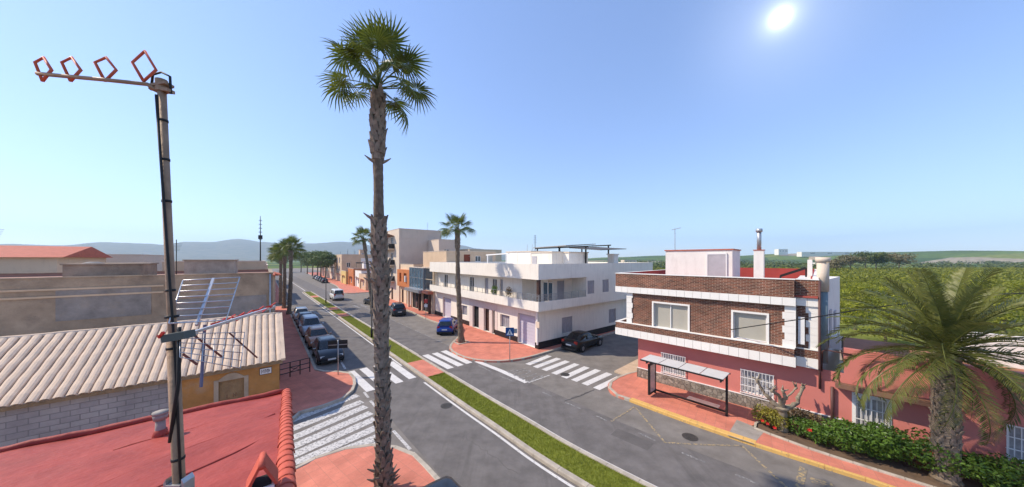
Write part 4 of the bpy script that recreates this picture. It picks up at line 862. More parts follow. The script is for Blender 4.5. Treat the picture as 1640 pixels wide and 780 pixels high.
# ---------------------------------------------------------------- overhead cable on the brick front
cp_ = catmull([Vector(q) for q in (P(1170,528,15.75),P(1246,516.5,13.4),P(1311,507,12.5),P(1405,492,12.2),P(1560,474,12.0),P(1680,468,12.0))], 6)
mb = MB(); mb.tube(cp_, .022, 6); w = cp_[-1]
mb.build('overhead_cable', M_trim, smooth=True, label='black overhead cable strung along the brick front to the right', cat='cable')
pb = Vector((w.x+.12, w.y, 0)); mb = MB(); mb.tube([(pb.x,pb.y,0),(pb.x,pb.y,7.6)],[.14,.1],10); pr = thing('utility_pole', 'wooden utility pole at the far right holding the cable', 'pole', pb)
o = mb.build('shaft', M_bwood, pr, True); o.location = -pb
mb = MB(); mb.box(pb.x-.5,pb.x+.5,pb.y-.05,pb.y+.05,6.5,6.6); o = mb.build('crossarm', M_bwood, pr); o.location = -pb
# ---------------------------------------------------------------- left-hand side: red roof house, ochre house, grey wall
def red_house():
    F = FR; root = thing('red_roofed_house', 'low house with red-coated sloping roof and tile-capped verge in the foreground', 'house', F.w(0,0,0), F.a); loc = (0,0,0)
    zr = lambda y: 3.9-.15*y; X0 = -16; Y0 = -9.2
    rnd = random.Random(2); nx, ny = 80, 46; mb = MB(); grid = {}
    for i in range(nx+1):
        for j in range(ny+1):
            x = X0+(0-X0)*i/nx; y = Y0*(1-j/ny); grid[i,j] = len(mb.v)
            w = .014*math.sin(y*5+.6*math.sin(x*1.7))*math.sin(x*.9+y)+.012*math.sin(x*2.3+1.3*y)+.01*math.sin(x*4.1-2.2*y)
            mb.v.append((x,y,zr(y)+w))
    for i in range(nx):
        for j in range(ny): mb.f.append((grid[i,j],grid[i+1,j],grid[i+1,j+1],grid[i,j+1]))
    ro = mb.build('roof', M_redroof, root, True)
    b = MB(); pts = [(X0+(0-X0)*k/60, .02+.008*math.sin(k*1.9), zr(0)+.03+.012*math.sin(k*1.3)+.008*math.sin(k*2.9)) for k in range(61)]; b.tube(pts,.075,10); b.build('eave_roll', M_redroof, root, True)
    # folds of the coating membrane
    for (xa,ya,xb,yb) in ((-3.4,-6.5,-.15,-3.6),(-3.6,-5.0,-.2,-2.2),(-2.6,-2.0,-.2,-1.3)):
        t = MB(); t.tube([(xa+(xb-xa)*k/12, ya+(yb-ya)*k/12+.06*math.sin(k*1.1), zr(ya+(yb-ya)*k/12+.06*math.sin(k*1.1))-.012+.003*math.sin(k)) for k in range(13)],.022,6); t.build('membrane_fold', M_redroof, root, True)
    w = MB(); w.box(X0,-.08,Y0,-.12,0,3.86); o = w.build('wall', M_wwall2, root)
    # top of the wall cut below the slope
    w2 = MB(); w2.quad((-.08,Y0,3.86),(-.08,-.12,3.86),(-.08,-.12,zr(-.12)-.05),(-.08,Y0,zr(Y0)-.05)); w2.build('gable', M_wwall2, root)
    # verge tiles: half-barrel caps, one by one
    t = MB(); n = 8; L = .24
    for r0, y in ((.125,0),(.105,L+.05)):
        pass
    rings = []
    for r0, y, dz in ((.116,-L-.03,.006),(.115,-L-.01,.007),(.107,0,0.0)):
        rings.append([(r0*math.cos(math.pi*k/n), y, dz+r0*math.sin(math.pi*k/n)*.95-.0) for k in range(n+1)]+[((r0-.018)*math.cos(math.pi*(n-k)/n), y, dz+(r0-.018)*math.sin(math.pi*(n-k)/n)*.95) for k in range(n+1)])
    t.loft(rings); tm = t.mesh('verge_tile', M_terra2, True)
    k = 0; y = 0.02
    while y > Y0:
        o = link('verge_tile', tm, root, (.02+random.uniform(-.006,.006), y, zr(y)+.0), (math.atan(-.15), 0, random.uniform(-.02,.02))); y -= L; k += 1
    cp = MB(); cp.box(-.12,.16,-9.2,.06,3.55,3.6)
    # chimney with two leaning tiles
    y1 = -5.35; x1 = -.62
    def on(u, v):
        d = Vector(((u-CX)/FPX,1,(HOR-v)/FPX)); o_ = Vector((0,0,HC)); nrm_ = Vector((0,.15,1)); nw = F.ex*0+F.ey*.15+Vector((0,0,1)); p0 = F.w(0,0,3.9); tt = (p0-o_).dot(nw)/d.dot(nw); q = o_+d*tt; return F.l(q)
    x1, y1 = on(420,795); zc = zr(y1); k = .6
    ch = MB(); ch.box(x1-.2*k,x1+.2*k,y1-.24*k,y1+.24*k,zc-.15,zc+.3*k); co = ch.build('chimney', M_wwall2, root)
    so_ = MB(); so_.box(x1-.155*k,x1+.155*k,y1-.19*k,y1+.19*k,zc+.3*k+.001,zc+.33*k); so_.build('flue_opening', M_dark, co)
    for s in (-1,1):
        tl = MB(); a = Vector((x1+s*.21*k,y1,zc+.3*k)); b_ = Vector((x1+s*.0,y1,zc+.74*k)); d = (b_-a); nn = Vector((d.z,0,-d.x)).normalized()*s
        tl.obox((a+b_)/2+nn*.03*k, d/2*1.04, (0,.25*k,0), nn*.026*k); tl.build('cap_tile', M_terra2, co)
    rl = MB(); rl.tube([(x1,y1-.26*k,zc+.75*k),(x1,y1+.26*k,zc+.75*k)],.06*k,10); rl.build('ridge_tile', M_terra2, co, True)
    # vent pipe
    x2, y2 = on(257,698); z2 = zr(y2); v = MB(); v.tube([(x2,y2,z2-.05),(x2,y2,z2+.34)],[.085,.07],12); vo = v.build('vent_pipe', M_grey_pav, root, True)
    v = MB(); v.tube([(x2,y2,z2+.34),(x2,y2,z2+.46)],[.1,.115],12); v.tube([(x2,y2,z2+.46),(x2,y2,z2+.5)],[.122,.122],12); v.build('vent_cap', M_grey_pav, vo, True)
    v = MB(); v.tube([(x2,y2,z2-.05),(x2,y2,z2+.14)],[.13,.095],12); v.build('flashing', M_redroof, vo, True)
    return on, zr
M_terra2 = mat('red_painted_tile', (.5,.095,.055), .7, .12, 4, .2, 30, grime=.25, gcol=(.3,.06,.04))
on_roof, zr_ = red_house()

def ochre_house():
    F = FL; root = thing('ochre_house', 'old ochre cottage with pale barrel-tile roof and bricked-up window', 'house', F.w(0,0,0), F.a); loc = (0,0,0); X0 = -24; ze, zrg = 2.62, 4.42; D = 4.0
    xb = F.hit(290,620,.3)[0]; xw0, xw1 = F.hit(350,620,.3)[0], F.hit(391,620,.3)[0]
    mb = MB(); skin(mb, lambda a,d,z: (a,.3+d,z), xb, 0, 0, ze, [(xw0,.3,xw1,2.02)], .16); mb.quad((0,.3,0),(0,8,0),(0,8,2.62),(0,4,4.35),(0,.3,2.62)); mb.build('wall', M_orange, root)
    mb = MB(); mb.quad((X0,.3,0),(xb,.3,0),(xb,.3,ze),(X0,.3,ze)); mb.quad((X0,.3,0),(X0,8,0),(X0,8,2.6),(X0,4,4.35),(X0,.3,2.6)); mb.quad((X0,8,0),(0,8,0),(0,8,2.6),(X0,8,2.6)); mb.build('block_wall', M_block, root)
    mb = MB(); mb.quad((xw0,.42,.3),(xw1,.42,.3),(xw1,.42,2.02),(xw0,.42,2.02)); wn = mb.build('bricked_up_window', mat('old_infill',(.3,.2,.1),.95,.25,2,.5,15,grime=.5), root)
    t = .16; s = MB(); arch = [(xw0+(xw1-xw0)*k/10, 2.02+.26*math.sin(math.pi*k/10)) for k in range(11)]
    for k in range(10):
        a, b_ = arch[k], arch[k+1]; s.quad((a[0],.27,a[1]+.07),(b_[0],.27,b_[1]+.07),(b_[0],.27,2.02),(a[0],.27,2.02)); s.quad((a[0],.27,a[1]+.07),(b_[0],.27,b_[1]+.07),(b_[0],.31,b_[1]+.07),(a[0],.31,a[1]+.07))
    s.box(xw0-t,xw0,.27,.31,.2,2.1); s.box(xw1,xw1+t,.27,.31,.2,2.1); s.build('plaster_surround', mat('old_plaster',(.42,.34,.24),.95,.15,2,.3,20), wn)
    # faded brush strokes on the infill
    for q in (((.28,1.3),(.28,1.12),(.38,1.12)),((.5,1.12),(.5,1.3),(.6,1.14),(.6,1.32)),((.2,.95),(.4,.9),(.62,.98))):
        g = MB(); g.tube([(xw0+a_,.418,z_) for a_, z_ in q],.012,5); g.build('painted_scrawl', mat('faded_red_paint',(.14,.045,.03),.9), wn)
    # street name plate: two short rows of dark strokes on white tiles
    xp0, xp1 = F.hit(416.5,593,.3)[0], F.hit(434.5,593,.3)[0]; zp = F.hit(425,594,.3)[1]
    p = MB(); p.box(xp0,xp1,.27,.299,zp-.14,zp+.14); pl_ = p.build('street_plate', M_frame, root)
    p = MB(); p.box(xp0-.02,xp1+.02,.275,.298,zp-.165,zp-.142); p.box(xp0-.02,xp1+.02,.275,.298,zp+.142,zp+.165); p.box(xp0-.02,xp0-.001,.275,.298,zp-.14,zp+.14); p.box(xp1+.001,xp1+.02,.275,.298,zp-.14,zp+.14)
    p.build('plate_border', M_blk, pl_)
    p = MB(); w = xp1-xp0
    for k, hh in enumerate((.1,.05,.09,.1,.07,.1,.1,.06)): x = xp0+w*(.12+.1*k); p.box(x,x+.018,.262,.2695,zp-hh,zp+hh*.9)
    for k in (1,3,5,6): x = xp0+w*(.12+.1*k); p.box(x+.02,x+.06,.262,.2695,zp+.05*(k%2),zp+.02+.05*(k%2))
    p.build('plate_letters', M_blk, pl_)
    # eave board and tile rows
    e = MB(); e.box(X0,.12,.02,.3,ze-.16,ze-.02); e.build('eave_board', mat('mud_eave',(.26,.18,.1),.95,.25,4,.4,20), root)
    sl = math.atan2(zrg-ze, D); L = math.hypot(D, zrg-ze); ms = []
    for vv in range(3):
        rr = random.Random(vv); t = MB(); n = 5; r = .135; rings = []
        for k in range(10):
            y = L*k/9; rings.append([(r*math.cos(math.pi*q/n)*(1.0 if k%2 else .93), y, r*.55*math.sin(math.pi*q/n)+(.02 if k%2 else 0)+rr.uniform(-.004,.004)) for q in range(n+1)])
        t.loft(rings, close=False); ms.append(t.mesh('tile_row', M_rtile, False))
    pn = MB(); pn.quad((X0,0,ze-.012),(.15,0,ze-.012),(.15,D,zrg-.012),(X0,D,zrg-.012)); pn.quad((X0,D,zrg-.012),(.15,D,zrg-.012),(.15,8.2,2.55),(X0,8.2,2.55)); ro = pn.build('roof', M_rtile, root)
    x = .0; i = 0
    while x > X0:
        link('tile_row', ms[i%3], ro, (x,-.04+random.uniform(-.02,.02),ze-.005), (sl,0,random.uniform(-.004,.004))); x -= .285; i += 1
    rg = MB(); rg.tube([(X0+(0.15-X0)*k/50,D,zrg+.02+.01*math.sin(k*1.7)) for k in range(51)],.1,8); rg.build('ridge', M_rtile, root, True)
    vb = MB(); vb.obox((.14,D/2,(ze+zrg)/2+.03),(.09,0,0),Vector((0,D/2,(zrg-ze)/2)),(0,-.02,.06)); vb.build('verge', M_rtile, root)
ochre_house()

def grey_house():
    F = FL; root, loc = rect_house('old_house', 'old house with a big bare grey-brown side wall behind the ochre cottage', F, -32, -.14, 9, 19, 6.75, M_gwall, side=[(11,3.6,12.2,5.6,'win'),(14,3.6,15.2,5.6,'win'),(11,.13,12.1,2.3,'door'),(14.5,.9,15.8,2.2,'win')], front=[(-13.5,4.2,-12.4,5.5,'shut'),(-18,4.0,-16.8,5.4,'win'),(-24,4.2,-22.8,5.5,'shut')], par=.2, cornice=M_gwall)
    def blk(u0, u1, vt, y0, y1, m, nm):
        xa, xb, zt = F.hit(u0,vt,y0)[0], F.hit(u1,vt,y0)[0], F.hit((u0+u1)/2,vt,y0)[1]; b = MB(); b.box(xa,xb,y0,y1,6.5,zt); o = part(root, loc, nm, b, m); c = MB(); c.box(xa-.08,xb+.08,y0-.08,y1+.08,zt,zt+.08); part(root, loc, 'slab', c, M_gwall, parent=o); return o
    blk(295,376,417.5,11.5,14.5,mat('flaking_render',(.42,.34,.26),.95,.25,1.5,.4,18,grime=.7,gcol=(.25,.18,.13)),'roof_hut')
    blk(100,225,424,12,16,M_gwall,'roof_hut')
    for x, y in ((-9.5,14),(-21,13.5)):
        t = MB(); t.tube([(x,y,6.6),(x,y,7.5),(x,y,7.62)],[.55,.55,.2],16); part(root, loc, 'water_tank', t, M_grey_pav, True)
    for x, h in ((-5.5,2.6),(-12.5,3.2),(-17,2.4)):
        t = MB(); t.tube([(x,12.5,6.6),(x,12.5,6.6+h)],.025,6)
        for k in range(6): t.bar((x-.3+k*.03,12.5,6.3+h-k*.1),(x+.3-k*.03,12.5,6.3+h-k*.1),.014)
        part(root, loc, 'aerial', t, M_iron)
    c_ = MB(); c_.box(-5.2,-.5,8.965,8.998,3.6,5.2); c_.box(-9.4,-6.0,8.97,8.998,4.4,6.2); part(root, loc, 'cement_patch', c_, mat('cement_patch',(.26,.235,.21),.95,.3,1.2,.5,20,grime=.7,gcol=(.33,.26,.18),gscale=(.7,.7,.7)))
    l = MB()
    for zz in (6.15, 5.75): l.obox((-16.5,8.97,zz),(11,0,0),(0,.03,0),(0,0,.05))
    part(root, loc, 'ledge', l, M_tan)
    d = MB(); d.tube([(-.3,8.93,6.7),(-.3,8.93,.1)],.05,8); part(root, loc, 'drain_pipe', d, M_steel, True)
grey_house()
rect_house('house', 'flat-roofed tan house behind the old grey-walled house by the aerial mast', FL, -7.5, -.6, 20, 30, 7.55, M_tan, side=[(22,4,23.4,5.6,'win'),(26,4,27.4,5.6,'win')], par=.25)
r_, l_ = rect_house('house', 'cottage with shallow red tile roof at the far left of the rooftops', FL, -30, -14, 24, 34, 7.9, M_cream, front=[(-28,6.6,-26.6,7.6,'win'),(-24,6.6,-22.6,7.6,'win'),(-20,6.6,-18.6,7.6,'win')], par=.1)
g = MB(); g.quad((-30.4,23.6,7.95),(-13.6,23.6,7.95),(-13.6,29,9.0),(-30.4,29,9.0)); g.quad((-30.4,29,9.0),(-13.6,29,9.0),(-13.6,34.4,7.95),(-30.4,34.4,7.95)); g.quad((-13.6,23.6,7.95),(-13.6,34.4,7.95),(-13.6,29,9.0)); part(r_, l_, 'tiled_roof', g, M_terra)
rect_house('house', 'pale house with a flat roof beyond the red tile roof on the left', FL, -34, -12, 37, 48, 8.3, M_beige, front=[(-30,6.6,-28.6,7.9,'win'),(-24,6.6,-22.4,7.9,'win'),(-17,6.6,-15.6,7.9,'win')], par=.3)
r_, l_ = rect_house('house', 'narrow house with brown tiled eave beside the left palms', FL, -9, .45, 31.5, 38.5, 5.6, M_cream, side=[(32.5,3.4,33.6,5.0,'win'),(35.6,3.4,36.8,5.0,'win'),(33,.13,34,2.3,'door')], par=.2)
e = MB(); e.obox((-4.2,31.3,5.75),(5.0,0,0),(0,.35,.1),(0,0,.05)); e.obox((.75,35,5.75),(.35,0,-.1),(0,3.9,0),(0,0,.05)); part(r_, l_, 'tiled_eave', e, M_terra)
for i, (y0, y1, h, m, lab) in enumerate(((48,56,5.2,M_cream,'first cream house across the side street behind the left palms'),(56.1,70,6.6,M_tan,'tan two-storey house behind the left palm row'),(70.1,84,4.6,M_beige,'low beige house further along the left pavement'),(84.1,100,6.9,M_cream,'cream two-storey house near the far end of the left row'),(100.1,125,5.5,M_tan,'distant tan house on the left near the trees'))):
    s = []
    for k in range(int((y1-y0)/3.4)): s += [(y0+1+k*3.4,.95,y0+2.2+k*3.4,2.3,'win')]+([(y0+1+k*3.4,3.7,y0+2.2+k*3.4,5.2,'win')] if h > 6 else [])
    rect_house('house', lab, FL, -12, -.2, y0, y1, h, m, front=[(-9,h-2,-8,h-.8,'win'),(-5,h-2,-4,h-.8,'win')], side=s, par=.3)
# aerial mast over the rooftops
b = FL.w(*( -3.6, 22.5)); b = P(417,432,b.y); b = Vector((b.x,b.y,0)); top = P(417,346,b.y).z; rt_ = thing('aerial_mast', 'thin dark aerial mast rising above the left rooftops', 'aerial', (b.x,b.y,7.3))
m_ = MB(); m_.tube([(0,0,0),(0,0,top-7.3)],[.06,.025],6); m_.build('shaft', M_iron, rt_, True)
m_ = MB()
for k in range(6): z = (top-7.3)*(.5+.08*k); m_.bar((-.18,0,z),(.18,0,z),.03); m_.bar((0,-.15,z+.06),(0,.15,z+.06),.03)
m_.box(-.14,.14,-.1,.1,(top-7.3)*.52,(top-7.3)*.6); m_.build('antenna_elements', M_iron, rt_)

# ---------------------------------------------------------------- roof antenna mast close to the camera
def antenna():
    Yd = 1.72; base = P(290,820,Yd); lx, ly = FR.l(base); z0 = 3.9-.15*ly; tp = P(258.5,128,Yd+.03)
    root = thing('antenna_mast', 'weathered brown metal mast with taped cables at the left', 'antenna mast', (base.x,base.y,z0-.02))
    L = Vector((base.x,base.y,z0-.02)); pr = lambda u,v,y: P(u,v,y)-L
    b0 = Vector((0,0,0)); foot = P(287,775,Yd)-L; top = tp-L; fdir = (top-foot).normalized(); b0 = foot-fdir*(foot.z/fdir.z)
    M_mast = mat('weathered_mast',(.33,.21,.13),.6,.3,8,.15,60,metal=.1,grime=.5,gcol=(.12,.08,.06))
    m = MB(); mid = foot.lerp(top,.36); m.tube([b0,foot,mid],.0265,14); m.tube([mid,mid+fdir*.001,top],.019,14); m.build('pole', M_mast, root, True)
    c = MB(); c.tube([foot+Vector((.03,-.02,.02)),foot.lerp(top,.3)+Vector((.03,-.018,0)),foot.lerp(top,.7)+Vector((.012,-.026,0)),top+Vector((.0,-.026,-.1))],.006,6); c.build('cable', M_trim, root, True)
    c = MB(); c.tube([foot+Vector((-.03,-.02,.25)),foot+Vector((.03,-.03,.6)),foot+Vector((.028,-.025,.9))],.009,6); c.build('cable', M_trim, root, True)
    for v in (195,258,325,468,510,560,735):
        q = foot.lerp(top,(775-v)/(775-128)); t = MB(); t.tube([q-fdir*.006,q+fdir*.008],.0295 if v > 500 else .0215,14); t.build('tape_band', M_trim, root, True)
    cl = MB(); cl.box(foot.x-.04,foot.x+.04,foot.y-.035,foot.y+.035,foot.z-.012,foot.z+.016); cl.obox(foot+Vector((-.05,0,0)),(.007,0,.012),(0,.03,0),(0,0,.035)); cl.obox(foot+Vector((.05,0,0)),(.007,0,-.012),(0,.03,0),(0,0,.035)); cl.build('clamp', M_steel, root)
    cl = MB(); cl.tube([top-fdir*.07,top+fdir*.0],.026,12); cl.obox(top-fdir*.06,(.055,0,-.006),(0,.02,0),(0,0,.009)); cl.obox(top-fdir*.035,(.045,0,.008),(0,.026,0),(0,0,.007)); cl.build('top_clamp', M_mast, root)
    t = MB(); t.tube([top+Vector((-.06,0,-.06)),top+Vector((-.05,0,.03)),top+Vector((0,0,.045)),top+Vector((.05,0,.02)),top+Vector((.055,0,-.08))],.006,6); t.build('cable_loop', M_trim, root, True)
    # upper antenna leaning out to the left
    a2 = thing('rooftop_antenna', 'orange-red looped antenna clamped to the top of the mast', 'antenna', tp-fdir*.08)
    o_ = tp-fdir*.08; q = lambda u,v,y=Yd: P(u,v,y)-o_
    r = MB(); r.tube([Vector((0,0,0)),q(236,135),q(170,128),q(60,118)],.011,8); r.build('boom', M_mast, a2, True)
    M_or = mat('orange_plastic',(.62,.13,.07),.5,.1,4)
    for u, s in ((232,1.0),(170,.9),(115,.8),(70,.7)):
        lp = MB(); lp.tube([q(u-2,130),q(u+18*s,112),q(u,82 if s == 1 else 92),q(u-20*s,100),q(u-2,130)],.0075,6); lp.build('dipole_loop', M_or, a2, True)
    # UHF aerial with grid reflector and red directors
    a3 = thing('tv_aerial', 'television aerial with wire grid reflector and red directors on the mast', 'antenna', P(285,538,Yd)); o_ = P(285,538,Yd)
    q = lambda u,v,y: P(u,v,y)-o_
    bm = MB(); bm.bar(q(283,541,1.72),q(440,491,2.35),.016); bm.build('boom', M_alu, a3)
    bx = MB(); bx.obox(q(286,538,1.66),(.05,.012,.008),(0,.03,0),(-.004,0,.02)); bx.build('junction_box', mat('dark_plastic',(.08,.09,.08),.5), a3)
    M_red = mat('red_plastic',(.6,.05,.03),.45,.1,4)
    for u, v, y in ((345,519,1.96),(362,513,2.03),(378,509,2.1),(392,505,2.16),(411,498,2.24),(431,492,2.31)):
        d = MB(); p = q(u,v,y); d.obox(p,(.016,.004,.004),(0,.012,0),(0,0,.011)); d.bar(p+Vector((-.03,.1,.02)),p+Vector((.03,-.1,-.02)),.006); d.build('director', M_red, a3)
    d = MB(); d.bar(q(252,538,1.6),q(284,540,1.72),.008); d.bar(q(255,541,1.62),q(262,532,1.62),.012); d.build('director', M_red, a3)
    # upper grid
    TL, TR, BR, BL = q(293,449,1.95), q(384,444,2.25), q(362,513,1.95), q(270,518,1.68); g = MB()
    for k in range(8): t = k/7; g.tube([TL.lerp(BL,t),TR.lerp(BR,t)],.0038,6)
    g.tube([TL,BL],.0034,6); g.tube([TR,BR],.0034,6); g.build('reflector_grid', M_alu, a3, True)
    sp = MB(); sp.bar(TL.lerp(TR,.5),BL.lerp(BR,.45)+Vector((0,0,-.02)),.014); sp.build('spar', M_alu, a3)
    # lower grid
    TL, TR, BR, BL = q(288,535,1.72), q(392,532,2.05), q(385,590,1.8), q(288,572,1.55); g = MB()
    for k in range(6): t = k/5; g.tube([TL.lerp(BL,t),TR.lerp(BR,t)],.0024,5)
    for k in range(7): t = k/6; g.tube([TL.lerp(TR,t),BL.lerp(BR,t)],.0022,5)
    g.build('reflector_grid', M_steel, a3, True)
    for a_, b_ in (((302,530,1.74),(356,572,1.9)),((367,533,2.0),(412,573,2.1)),((293,567,1.7),(316,584,1.72))):
        d = MB(); d.bar(q(*a_),q(*b_),.009); d.build('stay_rod', mat('rusty_rod',(.2,.06,.045),.7,.3,10), a3)
    d = MB(); d.bar(q(328,520,1.9),q(322,620,1.85),.011); d.build('stay_rod', mat('blue_grey_rod',(.12,.12,.2),.5), a3)
antenna()
# ---------------------------------------------------------------- cars
def carpaint(name, col, metal=.1): return mat(name, col, .32, .04, 2, metal=metal, spec=.4, coat=.35)
CARSPEC = {
 'hatch': dict(L=4.1, W=1.76, H=1.48, hood=.92, belt=.95, tail=.98, g=(-1.95,.95,-1.45,.15), nose=.7),
 'mini':  dict(L=3.9, W=1.72, H=1.5, hood=.95, belt=.97, tail=1.0, g=(-1.85,.95,-1.4,.2), nose=.72),
 'sedan': dict(L=4.4, W=1.78, H=1.44, hood=.9, belt=.93, tail=1.0, g=(-1.85,.9,-1.0,.1), nose=.66),
 'suv':   dict(L=4.4, W=1.84, H=1.68, hood=1.05, belt=1.08, tail=1.1, g=(-2.1,.95,-1.75,.3), nose=.8),
 'mpv':   dict(L=4.3, W=1.8, H=1.8, hood=1.08, belt=1.12, tail=1.15, g=(-2.08,1.25,-1.95,.45), nose=.82),
 'van':   dict(L=4.8, W=1.86, H=2.05, hood=1.12, belt=1.15, tail=1.2, g=(-2.34,1.75,-2.2,1.0), nose=.85),
}
def build_car(name, label, loc, heading, colour, spec, group=None, cat='car'):
    s = CARSPEC[spec]; L, W, H = s['L'], s['W'], s['H']; hw = W/2; h2 = L/2; zb = .2; gx0, gx1, tx0, tx1 = s['g']
    root = thing(name, label, cat, loc, math.atan2(heading[1], heading[0]), group)
    def top(x):
        if x > gx1: t = (x-gx1)/(h2-gx1); return s['belt']*(1-t)+s['nose']*t+(.09*math.sin(math.pi*min(1,t*1.05)))*(1-t*.3)
        if x < gx0: t = (gx0-x)/max(.05,(h2+gx0)); return s['tail']-.12*min(1,max(0,t))
        return s['belt']+(s['tail']-s['belt'])*((gx1-x)/(gx1-gx0))
    rings = []; N = 22
    for i in range(N+1):
        x = -h2+L*i/N; e = abs(x)/h2; w = hw*(1-.16*max(0,(e-.72)/.28)**2.2); zt = top(x); z0 = zb+.1*max(0,(e-.85)/.15)
        if e > .97: zt -= .12; w *= .96
        prof = [(.0,z0),(.82*w,z0),(.955*w,z0+.1),(w,z0+(zt-z0)*.45),(.985*w,z0+(zt-z0)*.72),(.95*w,zt-.05),(.86*w,zt-.005),(.45*w,zt+.012),(0,zt+.016)]
        rings.append([(x,y,z) for y,z in prof]+[(x,-y,z) for y,z in reversed(prof[1:-1])])
    mb = MB(); mb.loft(rings); mb.build('body', colour, root, True)
    # greenhouse
    wb, wt, zb_, zt_ = hw*.9, hw*.68, s['belt']-.03, H-.06
    if spec == 'van': wt = hw*.82
    def ring(x0, x1, w, z, bul): 
        c = .13; f = [(x1+bul*(1-(k/4-1)**2),w*(1-c)*(k/4-1),z) for k in range(9)]; sd = [(x1-c-(x1-x0-2*c)*k/8,w,z) for k in range(9)]
        r = [(x0-bul*.5*(1-(1-k/4)**2),w*(1-c)*(1-k/4),z) for k in range(9)]; s2 = [(x0+c+(x1-x0-2*c)*k/8,-w,z) for k in range(9)]; return f+sd+r+s2
    zbe = max(top(gx0+.1), s['belt'])-.03
    R0 = ring(gx0,gx1,wb,zb_,.12); R1 = ring(tx0,tx1,wt,zt_,.1); R2 = ring(tx0+.14,tx1-.14,wt*.86,H-.012,.08); R3 = ring(tx0+.5,tx1-.5,wt*.4,H,.04)
    mb = MB(); mb.loft([R0,R1,R2,R3]); mb.build('cabin', colour, root, True)
    def patch(i0, i1, t0, t1, nm, m):
        p = MB(); ks = list(range(i0, i1+1)); rows = []
        for t in (t0, (t0+t1)/2, t1):
            rows.append([Vector(R0[k%36]).lerp(Vector(R1[k%36]),t) for k in ks])
        cx = Vector(((gx0+gx1)/2,0,0)); out = []
        a, b_, c_ = rows[0][0], rows[0][-1], rows[2][0]; n = (b_-a).cross(c_-a).normalized()
        if n.dot((a+b_)/2-Vector(((gx0+gx1)/2,0,1))) < 0: n = -n
        for r in rows: out.append([q+n*.007 for q in r])
        p.loft(out, close=False); p.build(nm, m, root, True)
    patch(0,8,.1,.93,'windscreen',M_cglass); patch(18,26,.16,.9,'rear_window',M_cglass)
    patch(10,13,.12,.9,'side_window',M_cglass); patch(14,16,.12,.9,'side_window',M_cglass); patch(28,30,.12,.9,'side_window',M_cglass); patch(31,34,.12,.9,'side_window',M_cglass)
    # wheels
    r = .31 if spec not in ('suv','van') else .34; wx = h2*.62
    for x in (wx, -wx):
        for sy in (1,-1):
            y = sy*(hw-.13); a = MB(); a.tube([(x,sy*(hw-.25),r+.03),(x,sy*(hw+.002),r+.03)],r+.055,22); a.build('wheel_arch', M_trim, root, True)
            t = MB(); t.tube([(x,sy*(hw-.2),r),(x,sy*(hw-.02),r),(x,sy*(hw+.012),r)],[r,r,r*.9],22); wo_ = t.build('wheel', M_tyre, root, True)
            q = MB(); q.tube([(x,sy*(hw+.0),r),(x,sy*(hw+.016),r)],[r*.64,r*.58],16); q.build('rim', M_rim, wo_)
    fz = s['nose']-.06
    for sy in (1,-1):
        l = MB(); l.obox((h2-.14,sy*hw*.66,fz-.02),(.075,-sy*.03,0),(sy*.015,.17,0),(-.02,0,.065)); l.build('headlight', M_lamp, root)
        l = MB(); zt0 = s['tail']-.12; l.obox((-h2+.1,sy*hw*.72,zt0-.02),(.06,sy*.02,0),(sy*-.01,.12,0),(.0,0,.11 if spec != 'van' else .25)); l.build('tail_light', M_tail, root)
        l = MB(); l.obox((gx1-.25,sy*(hw+.08),s['belt']+.04),(.06,0,0),(0,.09,0),(0,0,.065)); l.build('wing_mirror', colour, root)
    g = MB(); g.obox((h2-.035,0,.52),(.03,0,0),(0,hw*.55,0),(0,0,.09)); g.build('grille', M_trim, root)
    g = MB(); g.obox((h2-.03,0,.3),(.035,0,0),(0,hw*.78,0),(0,0,.06)); g.build('front_bumper_intake', M_trim, root)
    g = MB(); g.obox((h2-.0,0,.42),(.012,0,0),(0,.26,0),(0,0,.055)); g.build('number_plate', M_plate, root)
    g = MB(); g.obox((-h2+.005,0,.62),(.03,0,0),(0,.26,0),(0,0,.055)); g.build('number_plate', M_plate, root)
    g = MB(); g.obox((-h2+.02,0,.33),(.05,0,0),(0,hw*.84,0),(0,0,.09)); g.build('rear_bumper', M_trim, root)
    return root
M_cglass = mat('car_glass', (.012,.017,.02), .05, .3, 2, spec=.5)
cw = lambda x,y: FL.w(x,y,0)
dcam = (-FL.ey).to_tuple()[:2]
GRP = 'cars parked along the left kerb'
build_car('parked_car', 'black hatchback parked nearest the left corner, front towards the camera', cw(3.25,8.3), dcam, carpaint('black_blue_paint',(.012,.016,.024)), 'hatch', GRP)
build_car('parked_car', 'bronze-orange car parked behind the black hatchback', cw(3.15,13.3), dcam, carpaint('bronze_paint',(.35,.18,.11)), 'mini', GRP)
build_car('parked_car', 'light grey people carrier parked third from the left corner', cw(3.1,18.3), dcam, carpaint('silver_blue_paint',(.34,.37,.42)), 'mpv', GRP)
build_car('parked_car', 'dark blue car parked fourth along the left kerb', cw(3.1,23.2), dcam, carpaint('navy_paint',(.02,.04,.075)), 'hatch', GRP)
build_car('parked_car', 'silver car parked last in the left kerb row', cw(3.05,28.0), dcam, carpaint('silver_paint',(.45,.47,.48)), 'mini', GRP)
build_car('parked_car', 'bright blue hatchback parked at the kerb by the palm', G(713,534)+Vector((.05,1.0,0)), (-.05,.998), carpaint('blue_paint',(.008,.05,.3)), 'hatch')
build_car('parked_car', 'black car parked in the side street beside the white wall', G(934,555.5), (.72,.69), carpaint('black_paint',(.008,.008,.01)), 'sedan')
build_car('parked_car', 'dark grey SUV parked in front of the terracotta house', G(636,503), (-.5,.866), carpaint('graphite_paint',(.022,.03,.04)), 'suv')
build_car('parked_car', 'dark car half hidden behind the tall palm trunk', G(597,487.5), (-.75,.66), carpaint('black_paint',(.008,.008,.01)), 'hatch')
